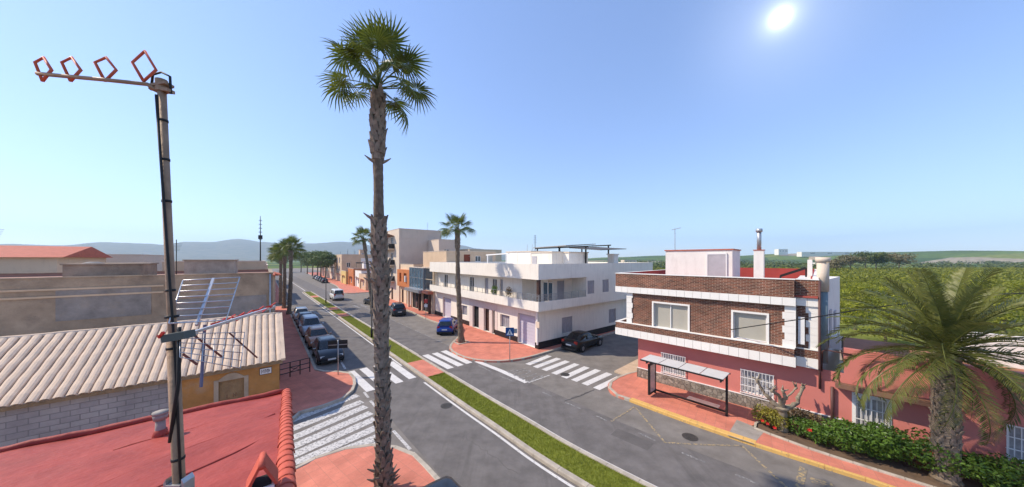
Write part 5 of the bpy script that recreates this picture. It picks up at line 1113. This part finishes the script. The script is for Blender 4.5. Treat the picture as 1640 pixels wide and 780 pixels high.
build_car('minibus', 'white van driving away beside the median', G(541,481.5)+Vector((-1.2,1.7,0)), (-.637,.77), carpaint('white_paint',(.68,.68,.67),.0), 'van', cat='van')
build_car('parked_car', 'black car roof at the bottom edge below the tall palm', Vector((-.89,6.46,.125)), (.67,-.742), carpaint('black_blue_paint',(.012,.016,.024)), 'mpv')
for k, (x, c) in enumerate(((-97,'black_paint'),(-103,'graphite_paint'),(-109,'navy_paint'),(-116,'silver_paint'),(-124,'graphite_paint'))):
    build_car('parked_car', ['first dark car in the far row below the tan block','second dark grey car in the far right row','navy car in the far right row before the pines','silver car under the far pines','farthest dark car under the pines'][k], FW.w(x,-4.6), (-.62,.784), MATS[c], 'hatch', 'cars parked far along the right kerb')

# ---------------------------------------------------------------- street furniture
def sign(label, base, z, kind, heading):
    root = thing('road_sign', label, 'sign', base, heading); p = MB(); p.tube([(0,0,0),(0,0,z+.35)],.03,8); p.build('post', M_steel, root, True); return root
# pedestrian crossing sign (blue square, white triangle, walking figure)
b = G(816.5,577,.125); r = sign('blue pedestrian-crossing sign on a thin post at the corner', b, 2.05, 0, math.atan2(-b.x, b.y)*.6)
M_bsign = mat('blue_sign',(.01,.07,.22),.4,.05); M_wsign = mat('white_sign',(.7,.7,.7),.4,.03)
p = MB(); p.box(-.32,.32,-.055,-.035,1.85,2.49); pan = p.build('panel', M_bsign, r)
p = MB(); p.quad((-.25,-.058,1.93),(.25,-.058,1.93),(0,-.058,2.38)); p.build('triangle', M_wsign, pan)
p = MB(); y = -.061
p.quad((-.02,y,2.2),(.03,y,2.2),(.03,y,2.25),(-.02,y,2.25)); p.quad((-.04,y,2.07),(.04,y,2.07),(.025,y,2.19),(-.03,y,2.19)); p.quad((-.1,y,1.95),(-.06,y,1.95),(.02,y,2.07),(-.03,y,2.07)); p.quad((.06,y,1.95),(.1,y,1.95),(.03,y,2.07),(-.0,y,2.07)); p.build('walking_figure', M_blk, pan)
p = MB(); p.box(.3,.56,-.02,.0,2.05,2.4); p.build('panel', M_steel, r)
b = G(541.5,600,.125); r = sign('pair of dark sign backs on a post by the left crossing', b, 1.95, 0, math.atan2(-b.x, b.y)*.5)
for sx in (-1,1): p = MB(); p.box(sx*.31-.27,sx*.31+.27,-.05,-.034,1.75,2.3); pn_ = p.build('panel', M_iron, r); q = MB(); q.box(sx*.31-.25,sx*.31+.25,-.062,-.0505,1.98,2.02); q.build('stiffener', M_steel, pn_)
b = G(682,512,.125); r = sign('slim post with small red and white plate before the glass shop', b, 2.3, 0, .2)
p = MB(); p.box(-.22,.22,-.05,-.035,2.1,2.6); p.build('panel', mat('red_sign',(.45,.05,.04),.5), r); p = MB(); p.box(-.2,.2,-.05,-.035,1.6,1.95); p.build('panel', M_wsign, r)
b = G(598,487,.0)+Vector((-.6,1.5,0)); r = sign('yellow and blue sign panel standing on the far pavement', b, 2.2, 0, .3)
p = MB(); p.box(-.4,.4,-.08,-.04,1.6,2.9); p.build('panel', M_yel, r); p = MB(); p.box(-.4,.4,-.08,-.04,.8,1.58); p.build('panel', M_bsign, r)
def lamp(base, h, label, arms):
    root = thing('street_lamp', label, 'street lamp', base, FM.a, 'lamp posts in the median'); p = MB(); p.tube([(0,0,0),(0,0,.8),(0,0,.82),(0,0,h)],[.1,.1,.065,.045],10); p.build('post', M_iron, root, True)
    for s in arms:
        a = MB(); a.tube([(0,0,h-.25),(s*.35,0,h-.05),(s*.9,0,h+.02)],.03,6); ao = a.build('arm', M_iron, root, True)
        l = MB(); l.obox((s*1.12,0,h+.02),(.28,0,0),(0,.1,0),(0,0,.05)); l.build('lamp_head', M_iron, ao)
lamp(G(595.3,540,.12), 7.3, 'dark twin-arm lamp post in the median left of the tall palm trunk', (1,-1))
lamp(G(522,485,.12), 6.2, 'more distant dark lamp post in the median beside the white van', (1,-1))
# pedestrian barrier on the left pavement
f = FL; r = thing('barrier', 'low dark metal barrier on the left pavement beside the ochre cottage', 'barrier', f.w(.95,5.0,.125), f.a+R(14))
m_ = MB()
for z in (.3,.62,.95): m_.bar((-.85,0,z),(.85,0,z),.045)
m_.build('rail', M_iron, r)
for x in (-.85,-.28,.28,.85): m_ = MB(); m_.bar((x,0,0),(x,0,.97),.05); m_.build('post', M_iron, r)
m_ = MB(); m_.bar((-.28,0,.3),(.28,0,.62),.03); m_.bar((-.28,0,.62),(.28,0,.3),.03); m_.build('brace', M_iron, r)
# ---------------------------------------------------------------- palms
M_boot = mat('palm_bark', (.2,.15,.105), .95, .35, 5, .5, 40, col2=(.36,.29,.22))
M_core = mat('palm_trunk', (.13,.095,.065), .95, .3, 6, .6, 35, col2=(.23,.18,.13))
M_fan = leafmat('palm_leaf', (.06,.1,.014), (.16,.19,.03), .45, .35, 2.5)
M_fan_dry = leafmat('dry_palm_leaf', (.2,.15,.06), (.3,.22,.09), .6, .2, 2.5)
M_pet = mat('palm_stalk', (.16,.15,.05), .6, .2, 4)
def fan_mesh(Lp, Rb, nseg, droop, bend, seed, m):
    r = random.Random(seed); mb = MB(); pts = []
    for k in range(6): t = k/5; pts.append(Vector((Lp*t,0,-droop*.35*Lp*t*t)))
    mb.tube(pts, [.028,.024,.02,.017,.014,.011], 5); hub = pts[-1]; a0 = R(150); mats = [0]*len(mb.f)
    for i in range(nseg):
        ph = -a0+2*a0*(i+.5)/nseg; dph = 2*a0/nseg; Lr = Rb*(.72+.28*math.cos(ph*.62))*r.uniform(.9,1.08); rows = []
        jt = r.uniform(-.03,.03)
        for q, wd in ((.06,.6),(.42,.98),(.62,.72),(.82,.42),(1.0,.04)):
            rr = Lr*q; hw = min(rr, Lr*.45)*math.tan(dph/2)*wd
            x = rr*math.cos(ph+jt*q); y = rr*math.sin(ph+jt*q); z = .1*Rb*(1-q)*q*4*.5-droop*Rb*q*q*(.55+.25*r.random())-.12*abs(math.sin(ph))*q*Rb
            px, py = -math.sin(ph)*hw, math.cos(ph)*hw; pl_ = .35*hw
            def tr(a,b,c): cb, sb = math.cos(bend), math.sin(bend); return (hub.x+a*cb+c*sb, b, hub.z-a*sb+c*cb)
            rows.append([tr(x-px,y-py,z-pl_), tr(x,y,z+pl_), tr(x+px,y+py,z-pl_)])
        mb.loft(rows, close=False)
    return mb.mesh('frond', m)
FANS = [fan_mesh(1.3,.82,26,.35,.35,1,M_fan), fan_mesh(1.3,.85,26,.55,.5,2,M_fan), fan_mesh(1.25,.85,26,.2,.15,3,M_fan), fan_mesh(1.2,.8,24,.7,.7,4,M_fan)]
FAND = fan_mesh(.8,.9,24,1.1,1.0,5,M_fan_dry)
def boots(axis, zmin, zmax, radius, seed, step=.13, size=1.0):
    r = random.Random(seed); mb = MB(); z = zmin; row = 0
    while z < zmax:
        c = axis(z); rad = radius(z); n = max(5, int(2*math.pi*rad/.19/size))
        for k in range(n):
            a = 2*math.pi*(k+.5*(row%2)+r.uniform(-.15,.15))/n; L = r.uniform(.2,.34)*size; w = r.uniform(.07,.105)*size; out = r.uniform(.02,.09)*size; th = .03
            er = Vector((math.cos(a),math.sin(a),0)); et = Vector((-math.sin(a),math.cos(a),0)); p = c+er*(rad*.93)+Vector((0,0,r.uniform(-.04,.04)))
            tw = r.uniform(-.05,.05); t = p+Vector((0,0,L))+er*out+et*tw; up = Vector((0,0,1))
            v = [p-et*w, p+et*w, p+et*w*.75+up*L*.5+er*out*.35, t+et*w*.3, t-et*w*.3, p-et*w*.75+up*L*.5+er*out*.35]
            n0 = len(mb.v); mb.v += [tuple(q+er*th) for q in v]+[tuple(q-er*.01) for q in v]
            mb.f += [(n0,n0+1,n0+2,n0+5),(n0+5,n0+2,n0+3,n0+4)]
            for i in range(6): j = (i+1)%6; mb.f.append((n0+i,n0+j,n0+6+j,n0+6+i))
        z += step*size*r.uniform(.85,1.15); row += 1
    return mb
def fan_crown(root, c, n, scale, seed, up_bias=0.0):
    r = random.Random(seed)
    for i in range(n):
        t = (i+.5)/n; el = R(84-78*t**.8+up_bias+r.uniform(-6,6)); az = i*2.39996+r.uniform(-.2,.2); m = FANS[2] if t < .25 else (FANS[0] if t < .55 else (FANS[1] if t < .85 else FANS[3])); s = scale*r.uniform(.86,1.08)
        o = link('frond', m, root, c+Vector((0,0,.25*(1-t)*scale)), (r.uniform(-.8,.8),-el,az)); o.scale = (s,s,s)
def tall_palm():
    Y = 9.9; k = Y/FPX; px = [(613,795),(612,700),(613,600),(612,520),(613,460),(609,400),(607,345),(606,300),(604,255),(603,200),(603.5,140)]
    base = G(613,795); root = thing('palm_tree', 'tall fan palm with shaggy trunk at the centre of the near pavement', 'palm tree', (base.x,base.y,.12)); L = Vector((base.x,base.y,.12))
    pts = [Vector(((u-CX)*k, Y+.1*math.sin(v*.01), HC-(v-HOR)*k)) for u, v in px]
    def axis(z):
        for a, b in zip(pts, pts[1:]):
            if a.z <= z <= b.z: q = a.lerp(b,(z-a.z)/(b.z-a.z)); return Vector((q.x,q.y,z))
        q = pts[0] if z < pts[0].z else pts[-1]; return Vector((q.x,q.y,z))
    prof = [(795,17),(760,13.5),(700,12),(600,11.3),(520,11.3),(485,12),(460,15),(430,13.6),(400,13),(352,12.2),(344,8.2),(300,7.6),(258,8),(250,12.6),(200,12.8),(160,11.4),(140,9)]
    def rad(z):
        v = HOR-(z-HC)/k
        for (a,ra),(b,rb) in zip(prof, prof[1:]):
            if b <= v <= a: return (ra+(rb-ra)*(a-v)/(a-b))*k
        return prof[0][1]*k if v > 795 else prof[-1][1]*k
    zs = [.05+i*.1 for i in range(int(13.4/.1))]; r = random.Random(4); mb = MB(); rings = []
    for z in zs:
        c = axis(z); smooth = 9.2 < z < 11.1; rr = rad(z)*(.95 if smooth else .72)
        rings.append([tuple(c-L+Vector((math.cos(a),math.sin(a),0))*rr*(1+r.uniform(-.05,.05))) for a in [2*math.pi*q/14 for q in range(14)]])
    mb.loft(rings); mb.build('trunk', M_core, root, False)
    for a, b, sd in ((.05,9.05,1),(11.1,13.25,2)):
        bt = boots(axis, a, b, lambda z: rad(z)*.76, sd, step=.13, size=1.2); o = bt.build('leaf_bases', M_boot, root, kind='stuff'); o.location = -L
    # a few longer stubs low on the trunk and at the collars
    for i in range(26):
        z = r.choice([.4,.55,.7,.85,6.9,7.05,9.1,11.15,11.0]); a = r.uniform(0,6.28); c = axis(z)-L; er = Vector((math.cos(a),math.sin(a),0)); q = rad(z)*.85
        s = MB(); s.tube([c+er*q,c+er*(q+.12)+Vector((0,0,.07)),c+er*(q+.26)+Vector((0,0,.17))],[.05,.04,.012],6); s.build('leaf_stub', M_boot, root)
    fan_crown(root, pts[-1]-L-Vector((0,0,.05)), 27, .98, 12)
tall_palm()
def far_palm(label, base, top, rb, rt, scale, seed, n=26, group=None):
    root = thing('palm_tree', label, 'palm tree', base, 0, group); d = Vector(top)-Vector(base); r = random.Random(seed)
    axis = lambda z: Vector((d.x*(z/d.z), d.y*(z/d.z), z)); rad = lambda z: rb+(rt-rb)*z/d.z
    bow = Vector((r.uniform(-.15,.15),0,0)); mb = MB(); rings = []
    for i in range(40):
        z = d.z*i/39; c = axis(z)+bow*math.sin(math.pi*i/39); rr = rad(z)*(1.25 if i < 2 else 1)*(1.22 if z > d.z*.86 else 1); rings.append([tuple(c+Vector((math.cos(a),math.sin(a),0))*rr*(1+r.uniform(-.12,.12))) for a in [2*math.pi*q/12 for q in range(12)]])
    mb.loft(rings); mb.build('trunk', M_core, root)
    b = boots(lambda z: axis(z)+bow*math.sin(math.pi*z/d.z), d.z*.84, d.z-.1, lambda z: rad(z)*1.15, seed, step=.2, size=.95); b.build('leaf_bases', M_boot, root, kind='stuff')
    fan_crown(root, d-Vector((0,0,.2)), n, scale, seed)
b = G(739,548,.13); far_palm('fan palm with slim trunk on the red corner pavement before the white building', b, P(732.5,368,b.y), .26, .17, .88, 21)
b = G(597,502,.13); far_palm('leaning fan palm seen just left of the tall palm trunk', b, P(582,383,b.y), .27, .17, .95, 22)
b = G(462.5,503,.13); far_palm('nearest fan palm of the left pavement row', b, P(465.5,401,b.y), .27, .2, 1.1, 23, group='palms along the left pavement')
b = G(455,493.5,.13); far_palm('middle fan palm of the left pavement row', b, P(455.5,408,b.y), .26, .2, 1.15, 24, group='palms along the left pavement')
b = G(449.5,487,.13); far_palm('farthest fan palm of the left pavement row', b, P(450,410,b.y), .26, .2, 1.1, 25, group='palms along the left pavement')
# square concrete tree pit of the corner palm
b = G(739,548,.13); mb = MB(); c0 = FW.ex*.55; c1 = FW.ey*.55; c = Vector((b.x,b.y,.13))
for s in (-1,1): mb.obox(c+c0*s,c0.normalized()*.06,c1*1.1,(0,0,.05)); mb.obox(c+c1*s,c0*.89,c1.normalized()*.06,(0,0,.05))
mb.build('tree_pit', M_kerb, label='square pale concrete kerb round the corner palm base', cat='tree pit')
# date palm at the right edge
M_date = leafmat('date_palm_leaf', (.075,.105,.02), (.2,.2,.05), .45, .25, 2)
def date_mesh(L, curve, seed):
    r = random.Random(seed); mb = MB(); pts = []; a = .0; p = Vector((0,0,0)); n = 16; st = L/n; tang = []
    for i in range(n+1):
        pts.append(p.copy()); d = Vector((math.cos(a),0,-math.sin(a))); tang.append(d); p = p+d*st; a += curve/n*(.4+1.2*i/n)
    mb.tube(pts, [.035*(1-.85*i/n) for i in range(n+1)], 5)
    for i in range(58):
        t = .1+.9*i/58; k = min(n-1,int(t*n)); q = pts[k].lerp(pts[k+1],t*n-k); d = tang[k]; nr = Vector((d.z,0,-d.x)); nr = nr if nr.z > 0 else -nr
        ln = .52*math.sin(math.pi*min(1,.18+t*.78))**.6*r.uniform(.85,1.1)
        for s in (-1,1):
            dv = (d*.62+Vector((0,s,0))*.72+nr*r.uniform(-.05,.35)).normalized(); e = q+dv*ln-Vector((0,0,.12*ln)); md = q+dv*ln*.5; w = Vector((0,0,1)).cross(dv).normalized()*.016+Vector((0,0,.006))
            mb.quad(q-w*.5,q+w*.5,md+w,md-w); mb.quad(md-w,md+w,e)
    return mb.mesh('frond', M_date)
DATES = [date_mesh(3.5,1.5,1), date_mesh(3.3,1.0,2), date_mesh(3.6,2.0,3), date_mesh(2.9,.5,4)]
def date_palm():
    b = FB.w(11.35,-1.7,.13); root = thing('palm_tree', 'feathery date palm leaning into view at the right edge', 'palm tree', b); h = 4.35; r = random.Random(8)
    mb = MB(); rings = []
    for i in range(48):
        z = h*i/47; rr = (.27+.04*math.sin(i*2.6))*(1.25 if i < 3 else 1)*(1.2 if i > 42 else 1); rings.append([(math.cos(q)*rr*(1+r.uniform(-.05,.05)),math.sin(q)*rr*(1+r.uniform(-.05,.05)),z) for q in [2*math.pi*k/14 for k in range(14)]])
    mb.loft(rings); mb.build('trunk', M_core, root)
    bt = boots(lambda z: Vector((0,0,z)), .2, h-.1, lambda z: .28, 9, .16, .95); bt.build('leaf_bases', M_boot, root, kind='stuff')
    for i in range(64):
        t = (i+.5)/64; el = R(80-104*t+r.uniform(-6,6)); m = DATES[3] if t < .2 else (DATES[1] if t < .45 else (DATES[0] if t < .75 else DATES[2])); o = link('frond', m, root, (0,0,h+.25*(1-t)), (r.uniform(-.3,.3),-el,i*2.39996+r.uniform(-.15,.15))); s = r.uniform(.85,1.05); o.scale = (s,s,s)
date_palm()

# ---------------------------------------------------------------- pollarded plane tree, shrubs
def pollard():
    b = G(1254,690,.13); root = thing('pollarded_tree', 'leafless pollarded tree with knobbly grey branches by the pink wall', 'tree', b); k = b.y/FPX; q = lambda u,v,dy=0: Vector(((u-CX)/FPX*(b.y+dy),b.y+dy,HC-(v-HOR)/FPX*(b.y+dy)))-b
    M_bk = mat('plane_bark',(.22,.175,.12),.9,.3,9,.6,30,col2=(.36,.3,.22)); r = random.Random(3)
    def limb(nm, pts, rs):
        p2 = []; r2 = []
        for i in range(len(pts)-1):
            for s in range(4): t = s/4; p2.append(pts[i].lerp(pts[i+1],t)+Vector((r.uniform(-.02,.02),r.uniform(-.02,.02),r.uniform(-.02,.02)))); r2.append((rs[i]*(1-t)+rs[i+1]*t)*r.uniform(.8,1.2)*.72)
        p2.append(pts[-1]); r2.append(rs[-1]*1.0); m = MB(); m.tube(p2,r2,9); e = pts[-1]
        m.tube([e-Vector((0,0,.07)),e-Vector((0,0,.03)),e+Vector((0,0,.03)),e+Vector((0,0,.07))],[.03,rs[-1]*1.05,rs[-1]*1.05,.03],8); return m.build(nm, M_bk, root, True), e
    limb('trunk', [Vector((0,0,-.05)),q(1254,668),q(1252,653)], [.24,.2,.25])
    ends = []
    for pts, rs in (([q(1250,655),q(1238,645,.1),q(1228,634,.2),q(1219,622,.3),q(1213,609,.3)],[.17,.13,.1,.08,.07]),([q(1252,653),q(1250,640,-.1),q(1247,632,-.2),q(1236,626,-.2)],[.17,.12,.09,.07]),([q(1256,655),q(1268,650),q(1277,645,.2),q(1281,632,.2),q(1286,620,.2)],[.18,.13,.11,.1,.08]),([q(1254,652),q(1255,642,.3),q(1262,634,.4),q(1271,626,.4),q(1275,621,.4)],[.14,.09,.06,.05,.05]),([q(1252,652),q(1258,636,-.3),q(1254,626,-.3)],[.13,.09,.07])):
        o, e = limb('branch', pts, rs); ends.append(e)
    for e in ends:
        for _ in range(4):
            m = MB(); d = Vector((r.uniform(-.2,.2),r.uniform(-.15,.15),r.uniform(.08,.3))); m.tube([e,e+d*.6,e+d],[.035,.028,.014],5); m.build('twig', M_bk, root, True)
pollard()
def leaves(mb, c, rx, ry, rz, n, size, r, lo=.55):
    for _ in range(n):
        d = Vector((r.gauss(0,1),r.gauss(0,1),r.gauss(0,1))).normalized(); q = r.uniform(lo,1)**.6; p = Vector((c[0]+d.x*rx*q,c[1]+d.y*ry*q,c[2]+d.z*rz*q)); a = Vector((r.gauss(0,1),r.gauss(0,1),r.gauss(0,.6))).normalized(); b = a.cross(d+Vector((r.gauss(0,.5),r.gauss(0,.5),r.gauss(0,.5)))).normalized(); s = size*r.uniform(.6,1.3); mb.quad(p-a*s,p+b*s*.45,p+a*s,p-b*s*.45)
M_lf1 = leafmat('shrub_leaf', (.055,.13,.018), (.15,.25,.035), .45, .35, 3); M_lf2 = leafmat('yellow_shrub_leaf', (.19,.2,.025), (.38,.32,.05), .5, .35, 3); M_lf3 = leafmat('dry_shrub_leaf', (.16,.11,.05), (.25,.17,.08), .7, .25, 3)
M_flow = mat('red_petal', (.5,.02,.015), .6, .2, 5)
def shrub(label, base, rx, ry, h, m, seed, n=1500, lob=7, flowers=0, size=.06):
    r = random.Random(seed); root = thing('shrub', label, 'shrub', base, FB.a, 'shrubs in the planted strip'); mb = MB()
    for i in range(lob): a = r.uniform(0,6.28); q = r.uniform(.2,.75); zc = h*r.uniform(.35,.72); leaves(mb,(math.cos(a)*rx*q,math.sin(a)*ry*q,zc),rx*.48,ry*.48,h*.34,n//lob,size,r)
    mb.build('foliage', m, root, kind='stuff')
    s = MB()
    for i in range(7): a = r.uniform(0,6.28); s.tube([(0,0,-.02),(math.cos(a)*rx*.3,math.sin(a)*ry*.3,h*.4),(math.cos(a)*rx*.6,math.sin(a)*ry*.6,h*.7)],[.03,.02,.008],5)
    s.build('stems', M_bwood, root)
    for i in range(flowers):
        f = MB(); p = Vector((r.uniform(-.5,.5)*rx,-ry*r.uniform(.5,.95),h*r.uniform(.3,.8)))
        for k in range(5): a = k*1.2566; f.quad(p,p+Vector((math.cos(a)*.05,-.01,math.sin(a)*.05)),p+Vector((math.cos(a+.6)*.085,-.03,math.sin(a+.6)*.085)),p+Vector((math.cos(a+1.2)*.05,-.01,math.sin(a+1.2)*.05)))
        f.build('flower', M_flow, root)
bl = lambda x, y: FB.w(x, y, .12)
shrub('yellow-green flowering shrub at the left end of the planted strip', bl(6.75,-1.75), .75,.7,.95, M_lf2, 1, 1900, 8, 3, .055)
shrub('green shrub with red flowers next to the pollarded tree', bl(7.75,-1.75), .85,.75,.95, M_lf1, 2, 2200, 8, 2, .06)
shrub('dry brownish shrub against the pink wall behind the flowering shrubs', bl(7.9,-.75), .8,.45,.95, M_lf3, 3, 1200, 6, 0, .05)
shrub('dense dark green shrub below the drain pipe', bl(9.2,-1.6), 1.15,1.05,1.25, M_lf1, 4, 3600, 11, 0, .065)
shrub('large glossy green shrub under the barred pink-wall window', bl(10.5,-1.5), 1.15,1.1,1.4, M_lf1, 5, 3800, 11, 1, .07)
shrub('green shrub at the right end below the date palm', bl(12.2,-1.35), 1.2,1.05,1.2, M_lf1, 6, 3400, 11, 0, .07)
shrub('low yellowish shrub beyond the date palm trunk', bl(14.4,-1.3), 1.2,.9,.9, M_lf2, 7, 2400, 9, 0, .065)
mb = MB(); mb.prism([tuple(bl(*q))[:2] for q in ((6.1,-2.1),(7.2,-2.5),(9,-2.65),(16,-2.4),(16,-.05),(6.9,-.05))], .02, .135, False); mb.build('planting_bed', mat('bed_soil',(.13,.085,.055),.95,.3,3,.4,20), kind='structure')
edge = catmull([bl(*q) for q in ((6.9,-.1),(6.1,-2.1),(7.2,-2.5),(9,-2.65),(16,-2.4))],4); eo = link('bed_edging', None, kind='structure'); kerbs(eo, edge, M_kerb, w=.09, h=.19, step=.6, name='edging_stone', side=-1, z0=.1)
# plants and an air unit on the white building's balcony
for i, (u, lab, m) in enumerate(((791.5,'round dark green potted plant on the white balcony beside a door',M_lf1),(815,'straggly potted plant on the white balcony near the corner',M_lf3))):
    x = FW.hit(u,465,-.35)[0]; b = FW.w(x,-.35,3.76); r = random.Random(i); root = thing('potted_plant', lab, 'plant', b); p = MB(); p.tube([(0,0,0),(0,0,.35)],[.14,.19],10); p.build('pot', M_terra, root, True); f = MB(); leaves(f,(0,0,.95),.38,.38,.5,420,.07,r,.1); f.build('foliage', m, root, kind='stuff'); s = MB(); s.tube([(0,0,.3),(0,0,1.0)],.02,5); s.build('stem', M_bwood, root)

# ---------------------------------------------------------------- pines at the far end of the road
M_pine = leafmat('pine_needles', (.06,.1,.018), (.14,.19,.035), .6, .2, .6)
def pine(label, base, h, rx, seed, n=3200, m=M_pine, size=.3):
    r = random.Random(seed); root = thing('tree', label, 'tree', base, 0, 'trees at the end of the road'); t = MB(); t.tube([(0,0,-.05),(.1,.1,h*.4),(.2,0,h*.75)],[.28,.2,.09],8)
    for k in range(6): a = k*1.05; t.tube([(.12,.05,h*.45),(math.cos(a)*rx*.35,math.sin(a)*rx*.35,h*.6),(math.cos(a)*rx*.7,math.sin(a)*rx*.7,h*.72)],[.09,.06,.02],5)
    t.build('trunk', M_core, root, True); c = MB()
    for i in range(13): a = r.uniform(0,6.28); q = r.uniform(0,.72)*rx; leaves(c,(math.cos(a)*q,math.sin(a)*q,h*r.uniform(.48,.86)),rx*.42,rx*.42,h*.13,n//13,size,r,.3)
    c.build('crown', m, root, kind='stuff')
for i, (x, y, h, rx, lab) in enumerate(((-109,-3.0,10.6,4.4,'first dark pine of the far right pavement, below the tan block'),(-119,-3.4,11.6,5.2,'tallest spreading pine of the far right pavement'),(-132,-3.2,11.2,5.0,'third pine of the far right pavement'),(-148,-3.6,11.4,5.4,'fourth pine towards the end of the road'),(-170,-4.0,12.2,6.0,'dark pine near the road end'),(-198,-5.0,13.0,7.0,'farthest dark tree closing the view down the road'),(-205,-14,12,6.5,'rounded dark tree left of the closing tree at the road end'))):
    pine(lab, FW.w(x,y,.1), h, rx, i+1)

# ---------------------------------------------------------------- orange groves and far trees on the right
M_cit = leafmat('citrus_leaf', (.15,.2,.012), (.42,.4,.03), .5, .35, .8)
tci = M_cit.node_tree; oi = tci.nodes.new('ShaderNodeObjectInfo'); mri = tci.nodes.new('ShaderNodeMapRange'); mri.inputs[3].default_value = .5; mri.inputs[4].default_value = 1.15; tci.links.new(oi.outputs['Random'], mri.inputs[0])
rpi = [n for n in tci.nodes if n.type == 'VALTORGB'][0]; vmi = tci.nodes.new('ShaderNodeVectorMath'); vmi.operation = 'SCALE'; tci.links.new(rpi.outputs['Color'], vmi.inputs[0]); tci.links.new(mri.outputs[0], vmi.inputs['Scale'])
for n in tci.nodes:
    if n.type == 'BSDF_PRINCIPLED': tci.links.new(vmi.outputs[0], n.inputs['Base Color'])
    if n.type == 'BSDF_TRANSLUCENT': tci.links.new(vmi.outputs[0], n.inputs['Color'])
def crown_mesh(seed, n, size):
    r = random.Random(seed); c = MB()
    for i in range(8): a = r.uniform(0,6.28); q = r.uniform(.2,1.0); leaves(c,(math.cos(a)*q,math.sin(a)*q,r.uniform(.9,2.2)),1.1,1.1,.8,n//8,size,r,.35)
    return c.mesh('crown', M_cit)
CR = [crown_mesh(s,900,.14) for s in range(4)]; tm = MB().tube([(0,0,-.06),(0,0,1.3)],[.14,.09],7).mesh('trunk', M_core)
rnd = random.Random(31); spots = []
ga = R(58); ex = Vector((math.cos(ga),math.sin(ga),0)); ey = Vector((-math.sin(ga),math.cos(ga),0))
for i in range(-60,140):
    for j in range(-60,140):
        p = ex*(i*5.6+rnd.uniform(-.5,.5))+ey*(j*4.4+rnd.uniform(-.5,.5)); p.x += 60; p.y += 60
        if p.y < 14 or p.y > 190 or p.x < 5 or p.x > 330: continue
        lx = FM.l(p)[0]; t = p.x/p.y
        if lx < 34 or t > 2.1 or t < .35: continue
        if t > 1.03 or p.y > 85: spots.append(p)
spots.sort(key=lambda p: p.length)
near = spots[:150]; rest = spots[150:1500]
for p in near:
    root = thing('orange_tree', 'leafy orange tree in the grove beyond the pink wall', 'tree', (p.x,p.y,-.06), rnd.uniform(0,6.28), 'orange trees of the near grove'); s = rnd.uniform(.8,1.25); root.scale = (s,s,s*rnd.uniform(.9,1.1)); link('crown', rnd.choice(CR), root); link('trunk', tm, root)
mb = MB()
for p in rest:
    for k in range(2): leaves(mb,(p.x+rnd.uniform(-.7,.7),p.y+rnd.uniform(-.7,.7),1.5+rnd.uniform(-.2,.3)),1.5,1.5,1.25,45,.42,rnd,.6)
mb.build('orange_grove', M_cit, kind='stuff', label='mass of further orange groves behind the buildings on the right', cat='grove')
mb = MB(); M_wood = leafmat('far_wood_leaf', (.06,.09,.02), (.13,.15,.04), .7, .2, .05)
for k in range(520):
    u = rnd.uniform(985,1700); y = 200*(9.5**rnd.random()); s = rnd.uniform(.7,1.3)*(1+y/900); p = Vector(((u-CX)/FPX*y,y,0))
    wd = rnd.choice((1,1,3,7)); leaves(mb,(p.x,p.y,1.4*s),2.2*s*wd,2.2*s,1.7*s,26*min(3,wd),.8*s,rnd,.5)
mb.build('far_trees', M_wood, kind='stuff', label='scattered hedges and trees over the hazy green plain', cat='trees')
for i, (u, v, Y, rx, lab) in enumerate(((1340,412,150,6,'brownish broad tree on the rise at the right of the plain'),(1362,404,170,8,'large dull green tree on the right skyline'),(1386,399,180,9,'tallest tree on the right skyline'),(1403,398,165,8,'rounded tree at the right end of the skyline'),(1440,400,170,9,'olive green tree beyond the right skyline trees'))):
    p = P(u,v+2,Y); pine(lab, (p.x,p.y,0), max(6,p.z), rx*.8, i+40, 1500, leafmat('olive_leaf',(.14,.13,.06),(.24,.2,.1),.7,.2,.3) if i in (0,1,4) else M_wood, .5)
FX = Frame((0,0),R(-35))
def shed(label, u0, u1, vt, vb, Y, m):
    a = (u0-CX)/FPX*Y; b = (u1-CX)/FPX*Y; z1 = HC-(vt-HOR)/FPX*Y; z0 = HC-(vb-HOR)/FPX*Y; F0 = Frame((0,0),0); h = z1-z0
    return rect_house('farm_building', label, F0, a, b, Y, Y+14, z1, m, front=[(a+(b-a)*q,z0+h*.35,a+(b-a)*(q+.08),z0+h*.65,'win') for q in (.15,.45,.75)], par=.2, z0=z0-6)
shed('white farmhouse on the distant rise above the groves', 1247, 1262, 399, 405, 880, M_wwall2)
shed('long low white warehouse on the distant plain', 1284, 1376, 403.5, 407.5, 800, M_wwall)
shed('small pale shed among the groves behind the chimney stack', 1322, 1345, 421, 425.5, 300, M_wwall2)
shed('pale farm shed beyond the long white building', 1000, 1020, 416.5, 420, 420, M_beige)

# ---------------------------------------------------------------- air
hz = bpy.data.materials.new('haze_air'); hz.use_nodes = True; t = hz.node_tree; t.nodes.remove(t.nodes['Principled BSDF']); pv = t.nodes.new('ShaderNodeVolumePrincipled')
pv.inputs['Color'].default_value = (.6,.8,1,1); pv.inputs['Density'].default_value = HAZE; pv.inputs['Anisotropy'].default_value = .2; t.links.new(pv.outputs[0], t.nodes['Material Output'].inputs['Volume'])
mb = MB(); mb.box(-4700,4700,-600,4700,-5,330); mb.build('haze', hz, kind='stuff', label='thin pale blue haze over the plain and mountains', cat='haze')
